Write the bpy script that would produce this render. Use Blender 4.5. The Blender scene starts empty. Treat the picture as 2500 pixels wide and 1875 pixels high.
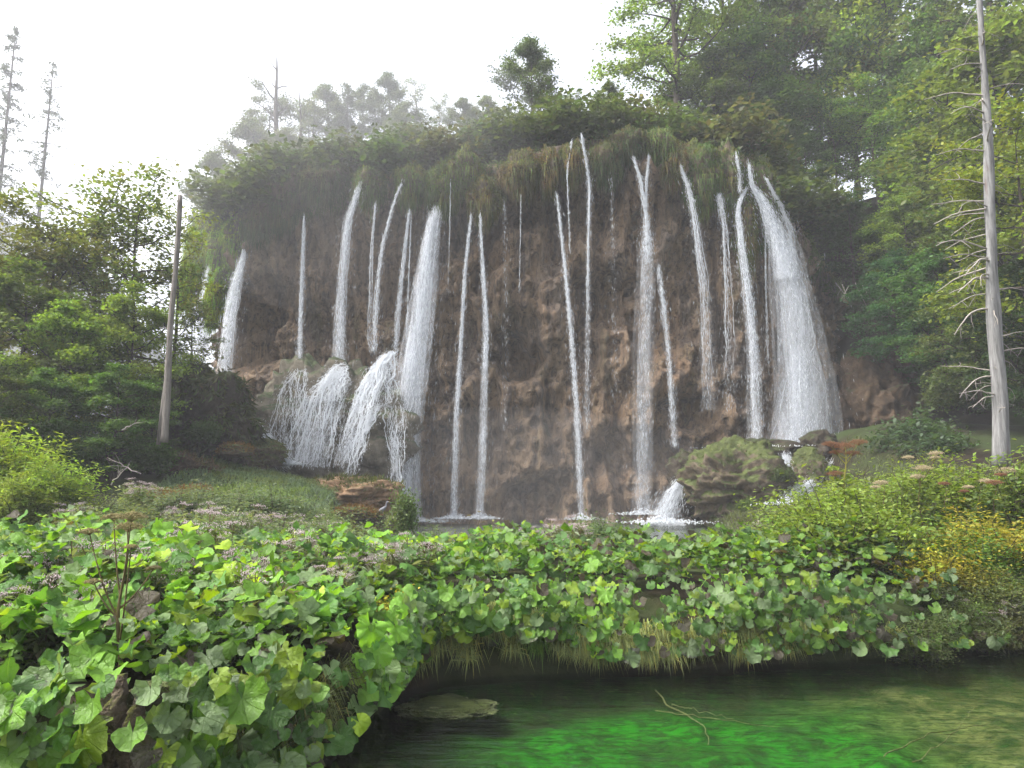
import bpy, math, random
import numpy as np
from math import radians as R

S = bpy.context.scene
COL = S.collection

# ------------------------------------------------------------------ camera
F = 1740.0                      # focal length in photograph pixels (2500 wide)
PITCH = R(7.95)
CAM = np.array([0.0, 0.0, 2.8])
cam = bpy.data.cameras.new('camera')
cam.sensor_width = 36.0
cam.lens = 36.0 * F / 2500.0
cam.clip_start = 0.1
cam.clip_end = 2000.0
camo = bpy.data.objects.new('camera', cam)
COL.objects.link(camo)
camo.location = CAM
camo.rotation_euler = (math.pi / 2 + PITCH, 0, 0)
S.camera = camo

# ------------------------------------------------------------------ sky, sun, exposure
SUN_EL, SUN_AZ = R(52), R(-102)          # from the left, slightly in front
W = bpy.data.worlds.new('World'); S.world = W; W.use_nodes = True
nt = W.node_tree
bg = nt.nodes['Background']
sky = nt.nodes.new('ShaderNodeTexSky')
sky.sky_type = 'NISHITA'; sky.sun_disc = False
sky.sun_elevation = SUN_EL; sky.sun_rotation = SUN_AZ
sky.air_density = 1.0; sky.dust_density = 5.0; sky.ozone_density = 1.0
hs = nt.nodes.new('ShaderNodeHueSaturation'); hs.inputs['Saturation'].default_value = 0.30
nt.links.new(sky.outputs[0], hs.inputs['Color'])
nt.links.new(hs.outputs[0], bg.inputs['Color'])
bg.inputs['Strength'].default_value = 0.13

sun = bpy.data.lights.new('sun', 'SUN')
sun.energy = 1.4; sun.angle = R(12); sun.color = (1.0, 0.96, 0.9)
suno = bpy.data.objects.new('sun', sun); COL.objects.link(suno)
suno.rotation_euler = (math.pi / 2 - SUN_EL, 0, math.pi - SUN_AZ)
suno.location = (0, 0, 60)

S.view_settings.view_transform = 'Standard'
S.view_settings.look = 'None'
S.view_settings.exposure = 2.02
S.view_settings.gamma = 1.0
cy = S.cycles
cy.max_bounces = 7; cy.diffuse_bounces = 3; cy.glossy_bounces = 2; cy.transmission_bounces = 3
cy.volume_bounces = 0; cy.transparent_max_bounces = 32
cy.caustics_reflective = False; cy.caustics_refractive = False
cy.use_denoising = True
cy.use_adaptive_sampling = True; cy.adaptive_threshold = 0.02

# ------------------------------------------------------------------ helpers
rng = np.random.default_rng(11)

def P(px, py, Y):
    """world point at depth Y seen at photograph pixel (px, py)"""
    dx = (px - 1250.0) / F; dy = -(py - 937.5) / F
    d = np.array([dx, math.cos(PITCH) - math.sin(PITCH) * dy, math.sin(PITCH) + math.cos(PITCH) * dy])
    return CAM + d * (Y / d[1])

def Zat(py, Y): return P(1250, py, Y)[2]
def Xat(px, py, Y): return P(px, py, Y)[0]

def project(V):
    V = np.asarray(V) - CAM
    f = V[:, 1] * math.cos(PITCH) + V[:, 2] * math.sin(PITCH)
    u = -V[:, 1] * math.sin(PITCH) + V[:, 2] * math.cos(PITCH)
    return np.stack([1250 + F * V[:, 0] / f, 937.5 - F * u / f, f], 1)

def sstep(a, b, x):
    t = np.clip((x - a) / (b - a), 0, 1)
    return t * t * (3 - 2 * t)

def _hash(ix, iy, iz, s):
    h = (ix.astype(np.int64) * 374761393 + iy.astype(np.int64) * 668265263 + iz.astype(np.int64) * 2147483647 + s * 974634777) & 0xFFFFFFFF
    h = ((h ^ (h >> 13)) * 1274126177) & 0xFFFFFFFF
    h = h ^ (h >> 16)
    return (h & 0xFFFFFF) / float(0xFFFFFF)

def vnoise(p, s=0):
    i = np.floor(p); f = p - i; f = f * f * f * (f * (f * 6 - 15) + 10); i = i.astype(np.int64)
    out = 0
    for a in (0, 1):
        wa = f[..., 0] if a else 1 - f[..., 0]
        for b in (0, 1):
            wb = f[..., 1] if b else 1 - f[..., 1]
            for c in (0, 1):
                wc = f[..., 2] if c else 1 - f[..., 2]
                out = out + wa * wb * wc * _hash(i[..., 0] + a, i[..., 1] + b, i[..., 2] + c, s)
    return out * 2 - 1

def fbm(p, octv=4, s=0, gain=0.5, ridged=False):
    a, t, q = 1.0, 0.0, np.asarray(p, float)
    for k in range(octv):
        n = vnoise(q, s + k * 17)
        t = t + a * ((1 - 2 * np.abs(n)) if ridged else n)
        q = q * 2.03 + 3.7; a *= gain
    return t

def make_mesh(name, V, Fc, mat=None, smooth=False, col=None):
    V = np.asarray(V, np.float32); Fc = np.asarray(Fc, np.int32)
    me = bpy.data.meshes.new(name)
    n, m, k = len(V), len(Fc), Fc.shape[1]
    me.vertices.add(n); me.vertices.foreach_set('co', V.ravel())
    me.loops.add(m * k); me.loops.foreach_set('vertex_index', Fc.ravel())
    me.polygons.add(m)
    me.polygons.foreach_set('loop_start', np.arange(0, m * k, k, dtype=np.int32))
    me.polygons.foreach_set('loop_total', np.full(m, k, np.int32))
    if smooth: me.polygons.foreach_set('use_smooth', np.ones(m, bool))
    if col is not None:
        a = me.attributes.new('col', 'FLOAT_COLOR', 'POINT')
        c = np.ones((n, 4), np.float32); c[:, :3] = col
        a.data.foreach_set('color', c.ravel())
    me.update(calc_edges=True); me.validate()
    if mat is not None: me.materials.append(mat)
    return me

def link(name, me, parent=None, loc=None, rot=None, scale=None, color=None):
    o = bpy.data.objects.new(name, me); COL.objects.link(o)
    if parent is not None: o.parent = parent
    if loc is not None: o.location = [float(v) for v in loc]
    if rot is not None: o.rotation_euler = [float(v) for v in rot]
    if scale is not None: o.scale = [float(v) for v in (scale if hasattr(scale, '__len__') else (scale,) * 3)]
    if color is not None: o.color = [float(v) for v in (tuple(color) + (1.0,))[:4]]
    return o

def tag(o, label=None, cat=None, group=None, kind=None):
    if label: o['label'] = label
    if cat: o['category'] = cat
    if group: o['group'] = group
    if kind: o['kind'] = kind
    return o

def thing(name, label, cat, loc=(0, 0, 0), rz=0.0, scale=1.0, group=None):
    o = link(name, None, None, loc, (0, 0, rz), scale)
    o.empty_display_size = 0.2
    return tag(o, label, cat, group)

class Geo:
    """collects triangles"""
    def __init__(s): s.V = []; s.F = []; s.C = []; s.n = 0
    def add(s, V, Fc, c=(1, 1, 1)):
        V = np.asarray(V, float).reshape(-1, 3); Fc = np.asarray(Fc, int)
        s.V.append(V); s.F.append(Fc + s.n); s.n += len(V)
        c = np.asarray(c, float)
        s.C.append(np.broadcast_to(c, (len(V), 3)) if c.ndim == 1 else c)
    def mesh(s, name, mat, smooth=False):
        return make_mesh(name, np.concatenate(s.V), np.concatenate(s.F), mat, smooth, np.concatenate(s.C))

def tube(pts, rad, k=6, cap=True):
    pts = np.asarray(pts, float); n = len(pts); rad = np.broadcast_to(np.asarray(rad, float), (n,))
    t = np.gradient(pts, axis=0); t /= np.linalg.norm(t, axis=1)[:, None] + 1e-9
    ref = np.array([0, 0, 1.0]) if abs(t[:, 2]).mean() < 0.8 else np.array([1.0, 0, 0])
    a = np.cross(t, ref); a /= np.linalg.norm(a, axis=1)[:, None] + 1e-9
    b = np.cross(t, a)
    th = np.arange(k) * 2 * math.pi / k
    V = pts[:, None] + rad[:, None, None] * (np.cos(th)[None, :, None] * a[:, None] + np.sin(th)[None, :, None] * b[:, None])
    V = V.reshape(-1, 3)
    i, j = np.meshgrid(np.arange(n - 1), np.arange(k), indexing='ij'); j2 = (j + 1) % k
    q = np.stack([i * k + j, i * k + j2, (i + 1) * k + j2, (i + 1) * k + j], -1).reshape(-1, 4)
    Fc = np.concatenate([q[:, [0, 1, 2]], q[:, [0, 2, 3]]])
    if cap:
        V = np.concatenate([V, pts[:1], pts[-1:]]); c0, c1 = n * k, n * k + 1; jj = np.arange(k)
        Fc = np.concatenate([Fc, np.stack([(jj + 1) % k, jj, np.full(k, c0)], 1), np.stack([(n - 1) * k + jj, (n - 1) * k + (jj + 1) % k, np.full(k, c1)], 1)])
    return V, Fc

def grid_faces(nu, nv):
    i, j = np.meshgrid(np.arange(nu - 1), np.arange(nv - 1), indexing='ij')
    return np.stack([i * nv + j, (i + 1) * nv + j, (i + 1) * nv + j + 1, i * nv + j + 1], -1).reshape(-1, 4)

def unit(v): return v / (np.linalg.norm(v, axis=-1, keepdims=True) + 1e-9)

def frames(normal, spin):
    """rotation matrices (n,3,3) with local z along normal, spun about it"""
    n = unit(normal)
    ref = np.where(np.abs(n[:, 2:3]) < 0.9, np.array([[0, 0, 1.0]]), np.array([[1.0, 0, 0]]))
    a = unit(np.cross(ref, n)); b = np.cross(n, a)
    c, s_ = np.cos(spin)[:, None], np.sin(spin)[:, None]
    x = a * c + b * s_; y = -a * s_ + b * c
    return np.stack([x, y, n], -1)

def scatter(tmplV, tmplF, pos, M, size, col):
    """copies of a template: (n,3) pos, (n,3,3) M, (n,) or (n,3) size, (n,3) col -> V,F,C"""
    n, k = len(pos), len(tmplV)
    size = np.asarray(size, float); size = size[:, None] if size.ndim == 1 else size
    loc = tmplV[None] * size[:, None, :]
    V = np.einsum('nij,nkj->nki', M, loc) + pos[:, None]
    Fc = tmplF[None] + (np.arange(n) * k)[:, None, None]
    return V.reshape(-1, 3), Fc.reshape(-1, tmplF.shape[1]), np.repeat(col, k, 0)

LEAF_V = np.array([[-.5, 0, 0], [0.05, .30, .07], [.5, 0, -.04], [0.05, -.30, .07]])
LEAF_F = np.array([[0, 2, 1], [0, 3, 2]])
BLADE_V = np.array([[-.5, 0, 0], [0, .09, .05], [.5, 0, -.08], [0, -.09, .05]])
DROP_V = np.array([[0, 0, 1.0], [.5, 0, 0], [-.25, .43, 0], [-.25, -.43, 0], [0, 0, -1.0]])
DROP_F = np.array([[0, 1, 2], [0, 2, 3], [0, 3, 1], [4, 2, 1], [4, 3, 2], [4, 1, 3]])

# ------------------------------------------------------------------ materials
def material(name):
    m = bpy.data.materials.new(name); m.use_nodes = True
    nt = m.node_tree; nt.nodes.clear()
    out = nt.nodes.new('ShaderNodeOutputMaterial')
    return m, nt, out

class NT:
    """thin node helper"""
    def __init__(s, nt): s.nt = nt
    def n(s, t, **kw):
        x = s.nt.nodes.new('ShaderNode' + t)
        for k, v in kw.items():
            if k in x.bl_rna.properties: setattr(x, k, v)
            else: s.set(x.inputs[k.replace('_', ' ')], v)
        return x
    def set(s, inp, v):
        if hasattr(v, 'is_output'): s.nt.links.new(v, inp)
        else: inp.default_value = v
    def noise(s, vec, scale, detail=4, rough=.6, dim='3D'):
        x = s.n('TexNoise'); s.set(x.inputs['Vector'], vec)
        x.inputs['Scale'].default_value = scale; x.inputs['Detail'].default_value = detail; x.inputs['Roughness'].default_value = rough
        return x.outputs['Fac']
    def ramp(s, fac, stops):
        x = s.n('ValToRGB'); s.set(x.inputs[0], fac); e = x.color_ramp.elements
        while len(e) < len(stops): e.new(0.5)
        for q, (p, c) in zip(e, stops): q.position = p; q.color = (tuple(c) + (1,))[:4] if hasattr(c, '__len__') else (c, c, c, 1)
        return x.outputs[0]
    def mix(s, f, a, b, mode='MIX'):
        x = s.n('Mix', data_type='RGBA', blend_type=mode)
        s.set(x.inputs[0], f)
        for sock, v in ((x.inputs[6], a), (x.inputs[7], b)):
            s.set(sock, v if hasattr(v, 'is_output') else (tuple(v) + (1,))[:4])
        return x.outputs[2]
    def math(s, op, a, b=0.0):
        x = s.n('Math', operation=op); s.set(x.inputs[0], a); s.set(x.inputs[1], b); return x.outputs[0]
    def coord(s, scale=(1, 1, 1), which='Object'):
        t = s.n('TexCoord'); m = s.n('Mapping'); s.nt.links.new(t.outputs[which], m.inputs[0]); m.inputs['Scale'].default_value = scale
        return m.outputs[0]
    def wpos(s, scale=(1, 1, 1)):
        t = s.n('NewGeometry'); m = s.n('Mapping'); s.nt.links.new(t.outputs['Position'], m.inputs[0]); m.inputs['Scale'].default_value = scale
        return m.outputs[0]
    def bump(s, h, strength, dist):
        x = s.n('Bump'); s.set(x.inputs['Height'], h); x.inputs['Strength'].default_value = strength; x.inputs['Distance'].default_value = dist
        return x.outputs[0]
    def principled(s, color, rough=.8, normal=None, spec=.3):
        x = s.n('BsdfPrincipled'); s.set(x.inputs['Base Color'], color if hasattr(color, 'is_output') else (tuple(color) + (1,))[:4])
        s.set(x.inputs['Roughness'], rough); x.inputs['Specular IOR Level'].default_value = spec
        if normal is not None: s.set(x.inputs['Normal'], normal)
        return x.outputs[0]

def leaf_mat(name, transl=0.45, gloss=0.012, rough=0.5):
    m, nt, out = material(name); N = NT(nt)
    oi = N.n('ObjectInfo'); at = N.n('Attribute', attribute_name='col')
    c = N.mix(1.0, oi.outputs['Color'], at.outputs['Color'], 'MULTIPLY')
    d = N.n('BsdfDiffuse', Color=c)
    tcol = N.mix(1.0, c, (1.35, 1.35, 0.55), 'MULTIPLY')
    t = N.n('BsdfTranslucent', Color=tcol)
    mx = N.n('MixShader'); mx.inputs[0].default_value = transl
    nt.links.new(d.outputs[0], mx.inputs[1]); nt.links.new(t.outputs[0], mx.inputs[2])
    g = N.n('BsdfGlossy', Roughness=rough); g.inputs['Color'].default_value = (1, 1, 1, 1)
    m2 = N.n('MixShader'); m2.inputs[0].default_value = gloss
    nt.links.new(mx.outputs[0], m2.inputs[1]); nt.links.new(g.outputs[0], m2.inputs[2])
    nt.links.new(m2.outputs[0], out.inputs[0])
    return m

M_LEAF = leaf_mat('foliage')
M_MOSS = leaf_mat('moss strands', 0.35, 0.006)
M_GRASS = leaf_mat('grass blades', 0.35, 0.012)

def petasites_mat():
    m, nt, out = material('butterbur leaf'); N = NT(nt)
    oi = N.n('ObjectInfo'); at = N.n('Attribute', attribute_name='col')
    base = N.mix(1.0, oi.outputs['Color'], at.outputs['Color'], 'MULTIPLY')
    lp = N.n('Attribute', attribute_name='polar'); sep = N.n('SeparateXYZ'); nt.links.new(lp.outputs['Vector'], sep.inputs[0])
    # veins: light ribs radiating from the stalk
    vein = N.math('ABSOLUTE', N.math('SINE', N.math('MULTIPLY', sep.outputs[0], 4.5)))
    vein = N.ramp(vein, [(0.0, 1.0), (0.16, 0.0)])
    c = N.mix(N.math('MULTIPLY', vein, 0.3), base, (0.26, 0.40, 0.09))
    # old leaves: purple grey rot in blotches, stronger towards the rim
    pos = N.wpos()
    nz = N.noise(pos, 7.0, 4, .65)
    rim = N.math('MULTIPLY', N.math('POWER', sep.outputs[1], 2.0), 0.22)
    rot = N.math('ADD', nz, rim)
    rot = N.math('ADD', rot, N.math('MULTIPLY', oi.outputs['Alpha'], 0.20))
    rot = N.ramp(rot, [(0.78, 0.0), (0.86, 1.0)])
    c = N.mix(N.math('MULTIPLY', rot, 0.8), c, (0.05, 0.042, 0.036))
    pale = N.ramp(N.noise(pos, 3.1, 3), [(0.45, 0.0), (0.72, 1.0)])
    c = N.mix(N.math('MULTIPLY', pale, 0.08), c, (0.30, 0.36, 0.24))
    nrm = N.bump(N.math('ADD', N.math('MULTIPLY', vein, 0.4), N.noise(pos, 22, 3)), 0.9, 0.03)
    d = N.n('BsdfDiffuse', Color=c, Normal=nrm)
    t = N.n('BsdfTranslucent', Color=N.mix(1.0, c, (1.3, 1.3, 0.45), 'MULTIPLY'))
    mx = N.n('MixShader'); mx.inputs[0].default_value = 0.42
    nt.links.new(d.outputs[0], mx.inputs[1]); nt.links.new(t.outputs[0], mx.inputs[2])
    g = N.n('BsdfGlossy', Roughness=0.42, Normal=nrm)
    m2 = N.n('MixShader'); m2.inputs[0].default_value = 0.022
    nt.links.new(mx.outputs[0], m2.inputs[1]); nt.links.new(g.outputs[0], m2.inputs[2])
    nt.links.new(m2.outputs[0], out.inputs[0]); return m
M_BUTTER = petasites_mat()

def bark_mat(name, c1, c2, sc=(6, 6, 1.2)):
    m, nt, out = material(name); N = NT(nt)
    v = N.coord(sc); f = N.noise(v, 2.0, 5, .65)
    c = N.ramp(f, [(0.3, c1), (0.7, c2)])
    nt.links.new(N.principled(c, .9, N.bump(f, .7, .05), .15), out.inputs[0]); return m
M_BARK = bark_mat('dark bark', (0.025, 0.02, 0.016), (0.085, 0.07, 0.055))

def dead_mat():
    m, nt, out = material('bleached dead wood'); N = NT(nt)
    v = N.coord((9, 9, .7)); f = N.noise(v, 1.6, 5, .65)
    c = N.ramp(f, [(0.30, (0.07, 0.068, 0.068)), (0.48, (0.15, 0.148, 0.146)), (0.75, (0.28, 0.278, 0.275))])
    red = N.ramp(N.noise(N.coord((2.2, 2.2, .32)), 1.0, 3), [(0.62, 0.0), (0.68, 1.0)])
    c = N.mix(N.math('MULTIPLY', red, .75), c, (0.085, 0.04, 0.03))
    nt.links.new(N.principled(c, .85, N.bump(f, .8, .04), .2), out.inputs[0]); return m
M_DEAD = dead_mat()
M_POLE = bark_mat('weathered grey brown wood', (0.07, 0.06, 0.052), (0.24, 0.22, 0.20), (7, 7, .6))
M_TWIG = bark_mat('grey twigs', (0.16, 0.14, 0.12), (0.36, 0.33, 0.29))
M_STALK = bark_mat('dry brown stalks', (0.06, 0.045, 0.02), (0.14, 0.11, 0.05))

def cliff_mat():
    m, nt, out = material('wet tufa'); N = NT(nt)
    big = N.noise(N.wpos((.16, .16, .09)), 1.0, 4, .6)
    streak = N.noise(N.wpos((1.1, 1.1, .13)), 1.0, 5, .65)
    fine = N.noise(N.wpos((1, 1, .6)), 3.2, 6, .7)
    c = N.ramp(streak, [(0.28, (0.085, 0.06, 0.044)), (0.42, (0.245, 0.17, 0.108)), (0.58, (0.385, 0.27, 0.17)), (0.75, (0.33, 0.27, 0.20))])
    orange = N.math('MULTIPLY', N.ramp(big, [(0.5, 0.0), (0.66, 1.0)]), 0.55)
    c = N.mix(orange, c, (0.40, 0.25, 0.145))
    grey = N.math('MULTIPLY', N.ramp(N.noise(N.wpos((.35, .35, .12)), 1.3, 3), [(0.5, 0.0), (0.68, 1.0)]), 0.6)
    c = N.mix(grey, c, (0.20, 0.175, 0.16))
    green = N.math('MULTIPLY', N.ramp(N.noise(N.wpos((.5, .5, .08)), 1.5, 4), [(0.57, 0.0), (0.7, 1.0)]), 0.5)
    c = N.mix(green, c, (0.13, 0.14, 0.07))
    c = N.mix(N.math('MULTIPLY', N.ramp(fine, [(0.36, 1.0), (0.5, 0.0)]), 0.7), c, (0.055, 0.038, 0.03))
    stain = N.ramp(N.noise(N.wpos((1.5, 1.5, .055)), 1.6, 5, .7), [(0.50, 0.0), (0.62, 1.0)])
    c = N.mix(N.math('MULTIPLY', stain, .62), c, (0.085, 0.072, 0.062))
    h = N.math('ADD', fine, N.math('MULTIPLY', N.noise(N.wpos((1, 1, .35)), 9.0, 4), .5))
    nt.links.new(N.principled(c, .62, N.bump(h, 1.0, .6), .35), out.inputs[0]); return m
M_CLIFF = cliff_mat()

def rock_mat(name, moss, mosscol, rock1, rock2, rust=0.0):
    m, nt, out = material(name); N = NT(nt)
    f = N.noise(N.wpos(), 1.7, 6, .7); f2 = N.noise(N.wpos(), .7, 4)
    c = N.ramp(f, [(0.3, rock1), (0.65, rock2)])
    g = N.n('NewGeometry'); sp = N.n('SeparateXYZ'); nt.links.new(g.outputs['Normal'], sp.inputs[0])
    mk = N.math('ADD', N.math('MULTIPLY', sp.outputs[2], .45), f2)
    mk = N.ramp(mk, [(0.95 - moss, 0.0), (1.1 - moss, 1.0)])
    mc = N.mix(N.ramp(N.noise(N.wpos(), 2.3, 5), [(0.35, 0.0), (0.7, 1.0)]), tuple(0.45 * v for v in mosscol), mosscol)
    c = N.mix(mk, c, mc)
    if rust:
        r = N.ramp(N.noise(N.wpos(), .45, 3), [(0.62 - rust, 0.0), (0.7 - rust, 1.0)])
        c = N.mix(r, c, (0.16, 0.075, 0.02))
    nt.links.new(N.principled(c, .85, N.bump(f, 1.0, .2), .2), out.inputs[0]); return m
M_ROCKMOSS = rock_mat('mossy rock', .45, (0.085, 0.105, 0.03), (0.05, 0.04, 0.03), (0.15, 0.115, 0.08))
M_ROCKBROWN = rock_mat('brown tufa rock', .12, (0.09, 0.09, 0.035), (0.10, 0.062, 0.035), (0.30, 0.19, 0.11))
M_STONE = rock_mat('pale silted stone', .05, (0.12, 0.12, 0.05), (0.20, 0.18, 0.11), (0.36, 0.32, 0.20))
M_EARTH = rock_mat('bare brown earth', .15, (0.06, 0.065, 0.025), (0.03, 0.021, 0.014), (0.10, 0.066, 0.04))
M_ROCKDARK = rock_mat('dark wet rock', .25, (0.045, 0.055, 0.018), (0.018, 0.014, 0.011), (0.06, 0.048, 0.034))
M_ROCKGREEN = rock_mat('algae covered wet rock', .25, (0.075, 0.095, 0.045), (0.06, 0.055, 0.043), (0.16, 0.14, 0.105))

def ground_mat():
    m, nt, out = material('soil and turf'); N = NT(nt)
    f = N.noise(N.wpos(), 1.1, 6, .7); f2 = N.noise(N.wpos(), .22, 4)
    c = N.ramp(f, [(0.3, (0.008, 0.006, 0.004)), (0.55, (0.02, 0.015, 0.009)), (0.75, (0.05, 0.034, 0.018))])
    gr = N.ramp(f2, [(0.42, 0.0), (0.6, 1.0)])
    c = N.mix(N.math('MULTIPLY', gr, .7), c, (0.035, 0.055, 0.016))
    nt.links.new(N.principled(c, .95, N.bump(f, .9, .15), .1), out.inputs[0]); return m
M_GROUND = ground_mat()

def water_mat(name, tint, bumps, rough=.03, milky=None):
    m, nt, out = material(name); N = NT(nt)
    h = None
    for sc, amp in bumps:
        v = N.noise(N.wpos((sc[0], sc[1], 1)), 1.0, 3, .55)
        v = N.math('MULTIPLY', v, amp); h = v if h is None else N.math('ADD', h, v)
    nrm = N.bump(h, 1.0, 1.0)
    fr = N.n('Fresnel', IOR=1.33, Normal=nrm)
    tr = N.n('BsdfTransparent'); tr.inputs[0].default_value = tint + (1,)
    gl = N.n('BsdfGlossy', Roughness=rough, Normal=nrm)
    if milky:
        df = N.n('BsdfDiffuse'); df.inputs[0].default_value = milky + (1,); mm = N.n('MixShader'); mm.inputs[0].default_value = .6
        nt.links.new(tr.outputs[0], mm.inputs[1]); nt.links.new(df.outputs[0], mm.inputs[2]); tr = mm
    mx = N.n('MixShader')
    nt.links.new(fr.outputs[0], mx.inputs[0]); nt.links.new(tr.outputs[0], mx.inputs[1]); nt.links.new(gl.outputs[0], mx.inputs[2])
    nt.links.new(mx.outputs[0], out.inputs[0]); return m
M_WATER = water_mat('clear stream water', (0.80, 0.90, 0.78), [((1.2, 6.0), .03), ((3.5, 22), .012)])
M_POOL = water_mat('pool water', (0.45, 0.55, 0.50), [((1.5, 3.0), .05), ((5, 9), .02)], .08, (0.16, 0.19, 0.165))

def algae_mat():
    m, nt, out = material('green algae mat'); N = NT(nt)
    at = N.n('Attribute', attribute_name='col')
    f = N.noise(N.wpos(), 3.0, 5, .7)
    f2 = N.noise(N.wpos((1, 2.2, 1)), 5.5, 4, .7)
    c = N.mix(N.ramp(f, [(0.36, 0.0), (0.56, 1.0)]), (0.012, 0.045, 0.008), at.outputs['Color'])
    c = N.mix(N.math('MULTIPLY', N.ramp(f2, [(0.40, 1.0), (0.52, 0.0)]), .75), c, (0.02, 0.04, 0.01))
    c = N.mix(N.math('MULTIPLY', N.ramp(f2, [(0.60, 0.0), (0.70, 1.0)]), .5), c, (0.10, 0.16, 0.03))
    nt.links.new(N.principled(c, .9, N.bump(f, .8, .08), .1), out.inputs[0]); return m
M_ALGAE = algae_mat()

def white_mat():
    m, nt, out = material('white falling water'); N = NT(nt)
    d = N.n('BsdfDiffuse'); d.inputs[0].default_value = (.86, .89, .93, 1)
    t = N.n('BsdfTranslucent'); t.inputs[0].default_value = (.86, .89, .93, 1)
    mx = N.n('MixShader'); mx.inputs[0].default_value = .5
    nt.links.new(d.outputs[0], mx.inputs[1]); nt.links.new(t.outputs[0], mx.inputs[2])
    tr = N.n('BsdfTransparent'); m2 = N.n('MixShader'); m2.inputs[0].default_value = .42      # clear water between the white
    nt.links.new(mx.outputs[0], m2.inputs[1]); nt.links.new(tr.outputs[0], m2.inputs[2])
    nt.links.new(m2.outputs[0], out.inputs[0]); return m
M_WHITE = white_mat()

def veil_mat():
    m, nt, out = material('thin water veil'); N = NT(nt)
    at = N.n('Attribute', attribute_name='col')         # red channel: how dense the spray is here
    sp = N.n('SeparateColor'); nt.links.new(at.outputs['Color'], sp.inputs[0])
    a = N.noise(N.wpos((3.5, 3.5, .35)), 1.0, 5, .7); b = N.noise(N.wpos((9, 9, 2.2)), 1.0, 4, .7)
    f = N.math('ADD', N.math('MULTIPLY', a, .65), N.math('MULTIPLY', b, .35))
    f = N.ramp(f, [(0.38, 0.0), (0.70, 1.0)])
    f = N.math('MULTIPLY', f, sp.outputs[0])
    d = N.n('BsdfDiffuse'); d.inputs[0].default_value = (.84, .87, .92, 1)
    t = N.n('BsdfTranslucent'); t.inputs[0].default_value = (.84, .87, .92, 1)
    m1 = N.n('MixShader'); m1.inputs[0].default_value = .5
    nt.links.new(d.outputs[0], m1.inputs[1]); nt.links.new(t.outputs[0], m1.inputs[2])
    tr = N.n('BsdfTransparent'); mx = N.n('MixShader')
    nt.links.new(f, mx.inputs[0]); nt.links.new(tr.outputs[0], mx.inputs[1]); nt.links.new(m1.outputs[0], mx.inputs[2])
    nt.links.new(mx.outputs[0], out.inputs[0]); return m
M_VEIL = veil_mat()

def plain_mat(name, color, rough=.8):
    m, nt, out = material(name); N = NT(nt)
    f = N.noise(N.wpos(), 14.0, 4)
    c = N.mix(f, tuple(.65 * v for v in color), tuple(min(1, 1.3 * v) for v in color))
    nt.links.new(N.principled(c, rough, None, .2), out.inputs[0]); return m

# ================================================================== the ground, stream, pool and cliff
EX = [-60, -8, -4.6, -3.0, -2.15, -1.82, -1.5, -1.0, 0, 2, 5, 8, 12, 20, 60]
EY = [4.6, 4.9, 5.2, 5.7, 6.7, 8.6, 10.2, 10.7, 11.0, 11.3, 11.8, 12.6, 13.6, 14.5, 16]
LIP_PX = [(430, 640), (600, 565), (740, 505), (880, 440), (1000, 435), (1150, 430), (1300, 400), (1430, 355), (1560, 375), (1700, 375), (1820, 395), (1900, 450), (1965, 590), (2080, 640), (2200, 640)]
LIPX = [Xat(a, b, 45.5) for a, b in LIP_PX]
LIPZ = [Zat(b, 45.5) for a, b in LIP_PX]
def lipz(x): return np.interp(x, LIPX, LIPZ)
POOL_Z = 0.35

def ground(x, y):
    x = np.asarray(x, float); y = np.asarray(y, float)
    d = y - np.interp(x, EX, EY)
    z = np.interp(d, [-4, -0.5, -0.05, 0.12, 0.5, 1.2, 3.0], [-0.45, -0.36, -0.1, 0.3, 0.62, 0.8, 0.92])
    z = z + 0.1 * sstep(2, 6, d) - 0.62 * sstep(14, 22, y) * sstep(-11, -4, x) * sstep(9, 6, x)
    z = z + 2.0 * sstep(17, 36, y) * sstep(2.5, 13, -x) + 1.9 * sstep(24, 38, y) * sstep(11, 19, -x)
    z = z + 2.2 * sstep(12.5, 22, y) * sstep(5.5, 14, x) * (1 - .85 * sstep(23, 31, y) * sstep(20, 15, x)) + 3.0 * sstep(26, 42, y) * sstep(11, 22, x)
    xl = np.interp(y, [25, 36], [-5.5, -8.0]); xr = np.interp(y, [25, 40], [7.0, 11.0])
    m = sstep(24.5, 26.5, y) * sstep(xl - 1.2, xl + .6, x) * (1 - sstep(xr - .6, xr + 1.2, x))
    z = z * (1 - m) - 0.5 * m
    n = fbm(np.stack([x * .35, y * .35, 0 * x], -1), 4, 5)
    z = z + 0.10 * n * sstep(.3, 2, d)
    # plateau behind the cliff, wooded hillside to the right
    yb = np.interp(x, [-30, -21.5, -19, -12, 0, 12, 19, 22.5, 26, 45, 80], [300, 62, 52, 49.5, 49, 49, 49.5, 50, 46, 38, 30])
    w = np.interp(x, [20, 26], [2.5, 16])
    pm = sstep(0, 1, (y - yb) / w)
    pl = np.interp(x, [-25, -12, 0, 12, 20, 30, 60], [20.5, 22.5, 24, 24.5, 25.5, 27, 32]) + .5 * fbm(np.stack([x * .12, y * .12, 0 * x], -1), 3, 9)
    z = z * (1 - pm) + pl * pm
    # far hill beyond the valley on the left
    z = z + 46 * np.exp(-((x + 112) / 44) ** 2 - ((y - 150) / 40) ** 2) * sstep(70, 100, y)
    return z

def gz(x, y): return float(ground(np.array([x]), np.array([y]))[0])

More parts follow.
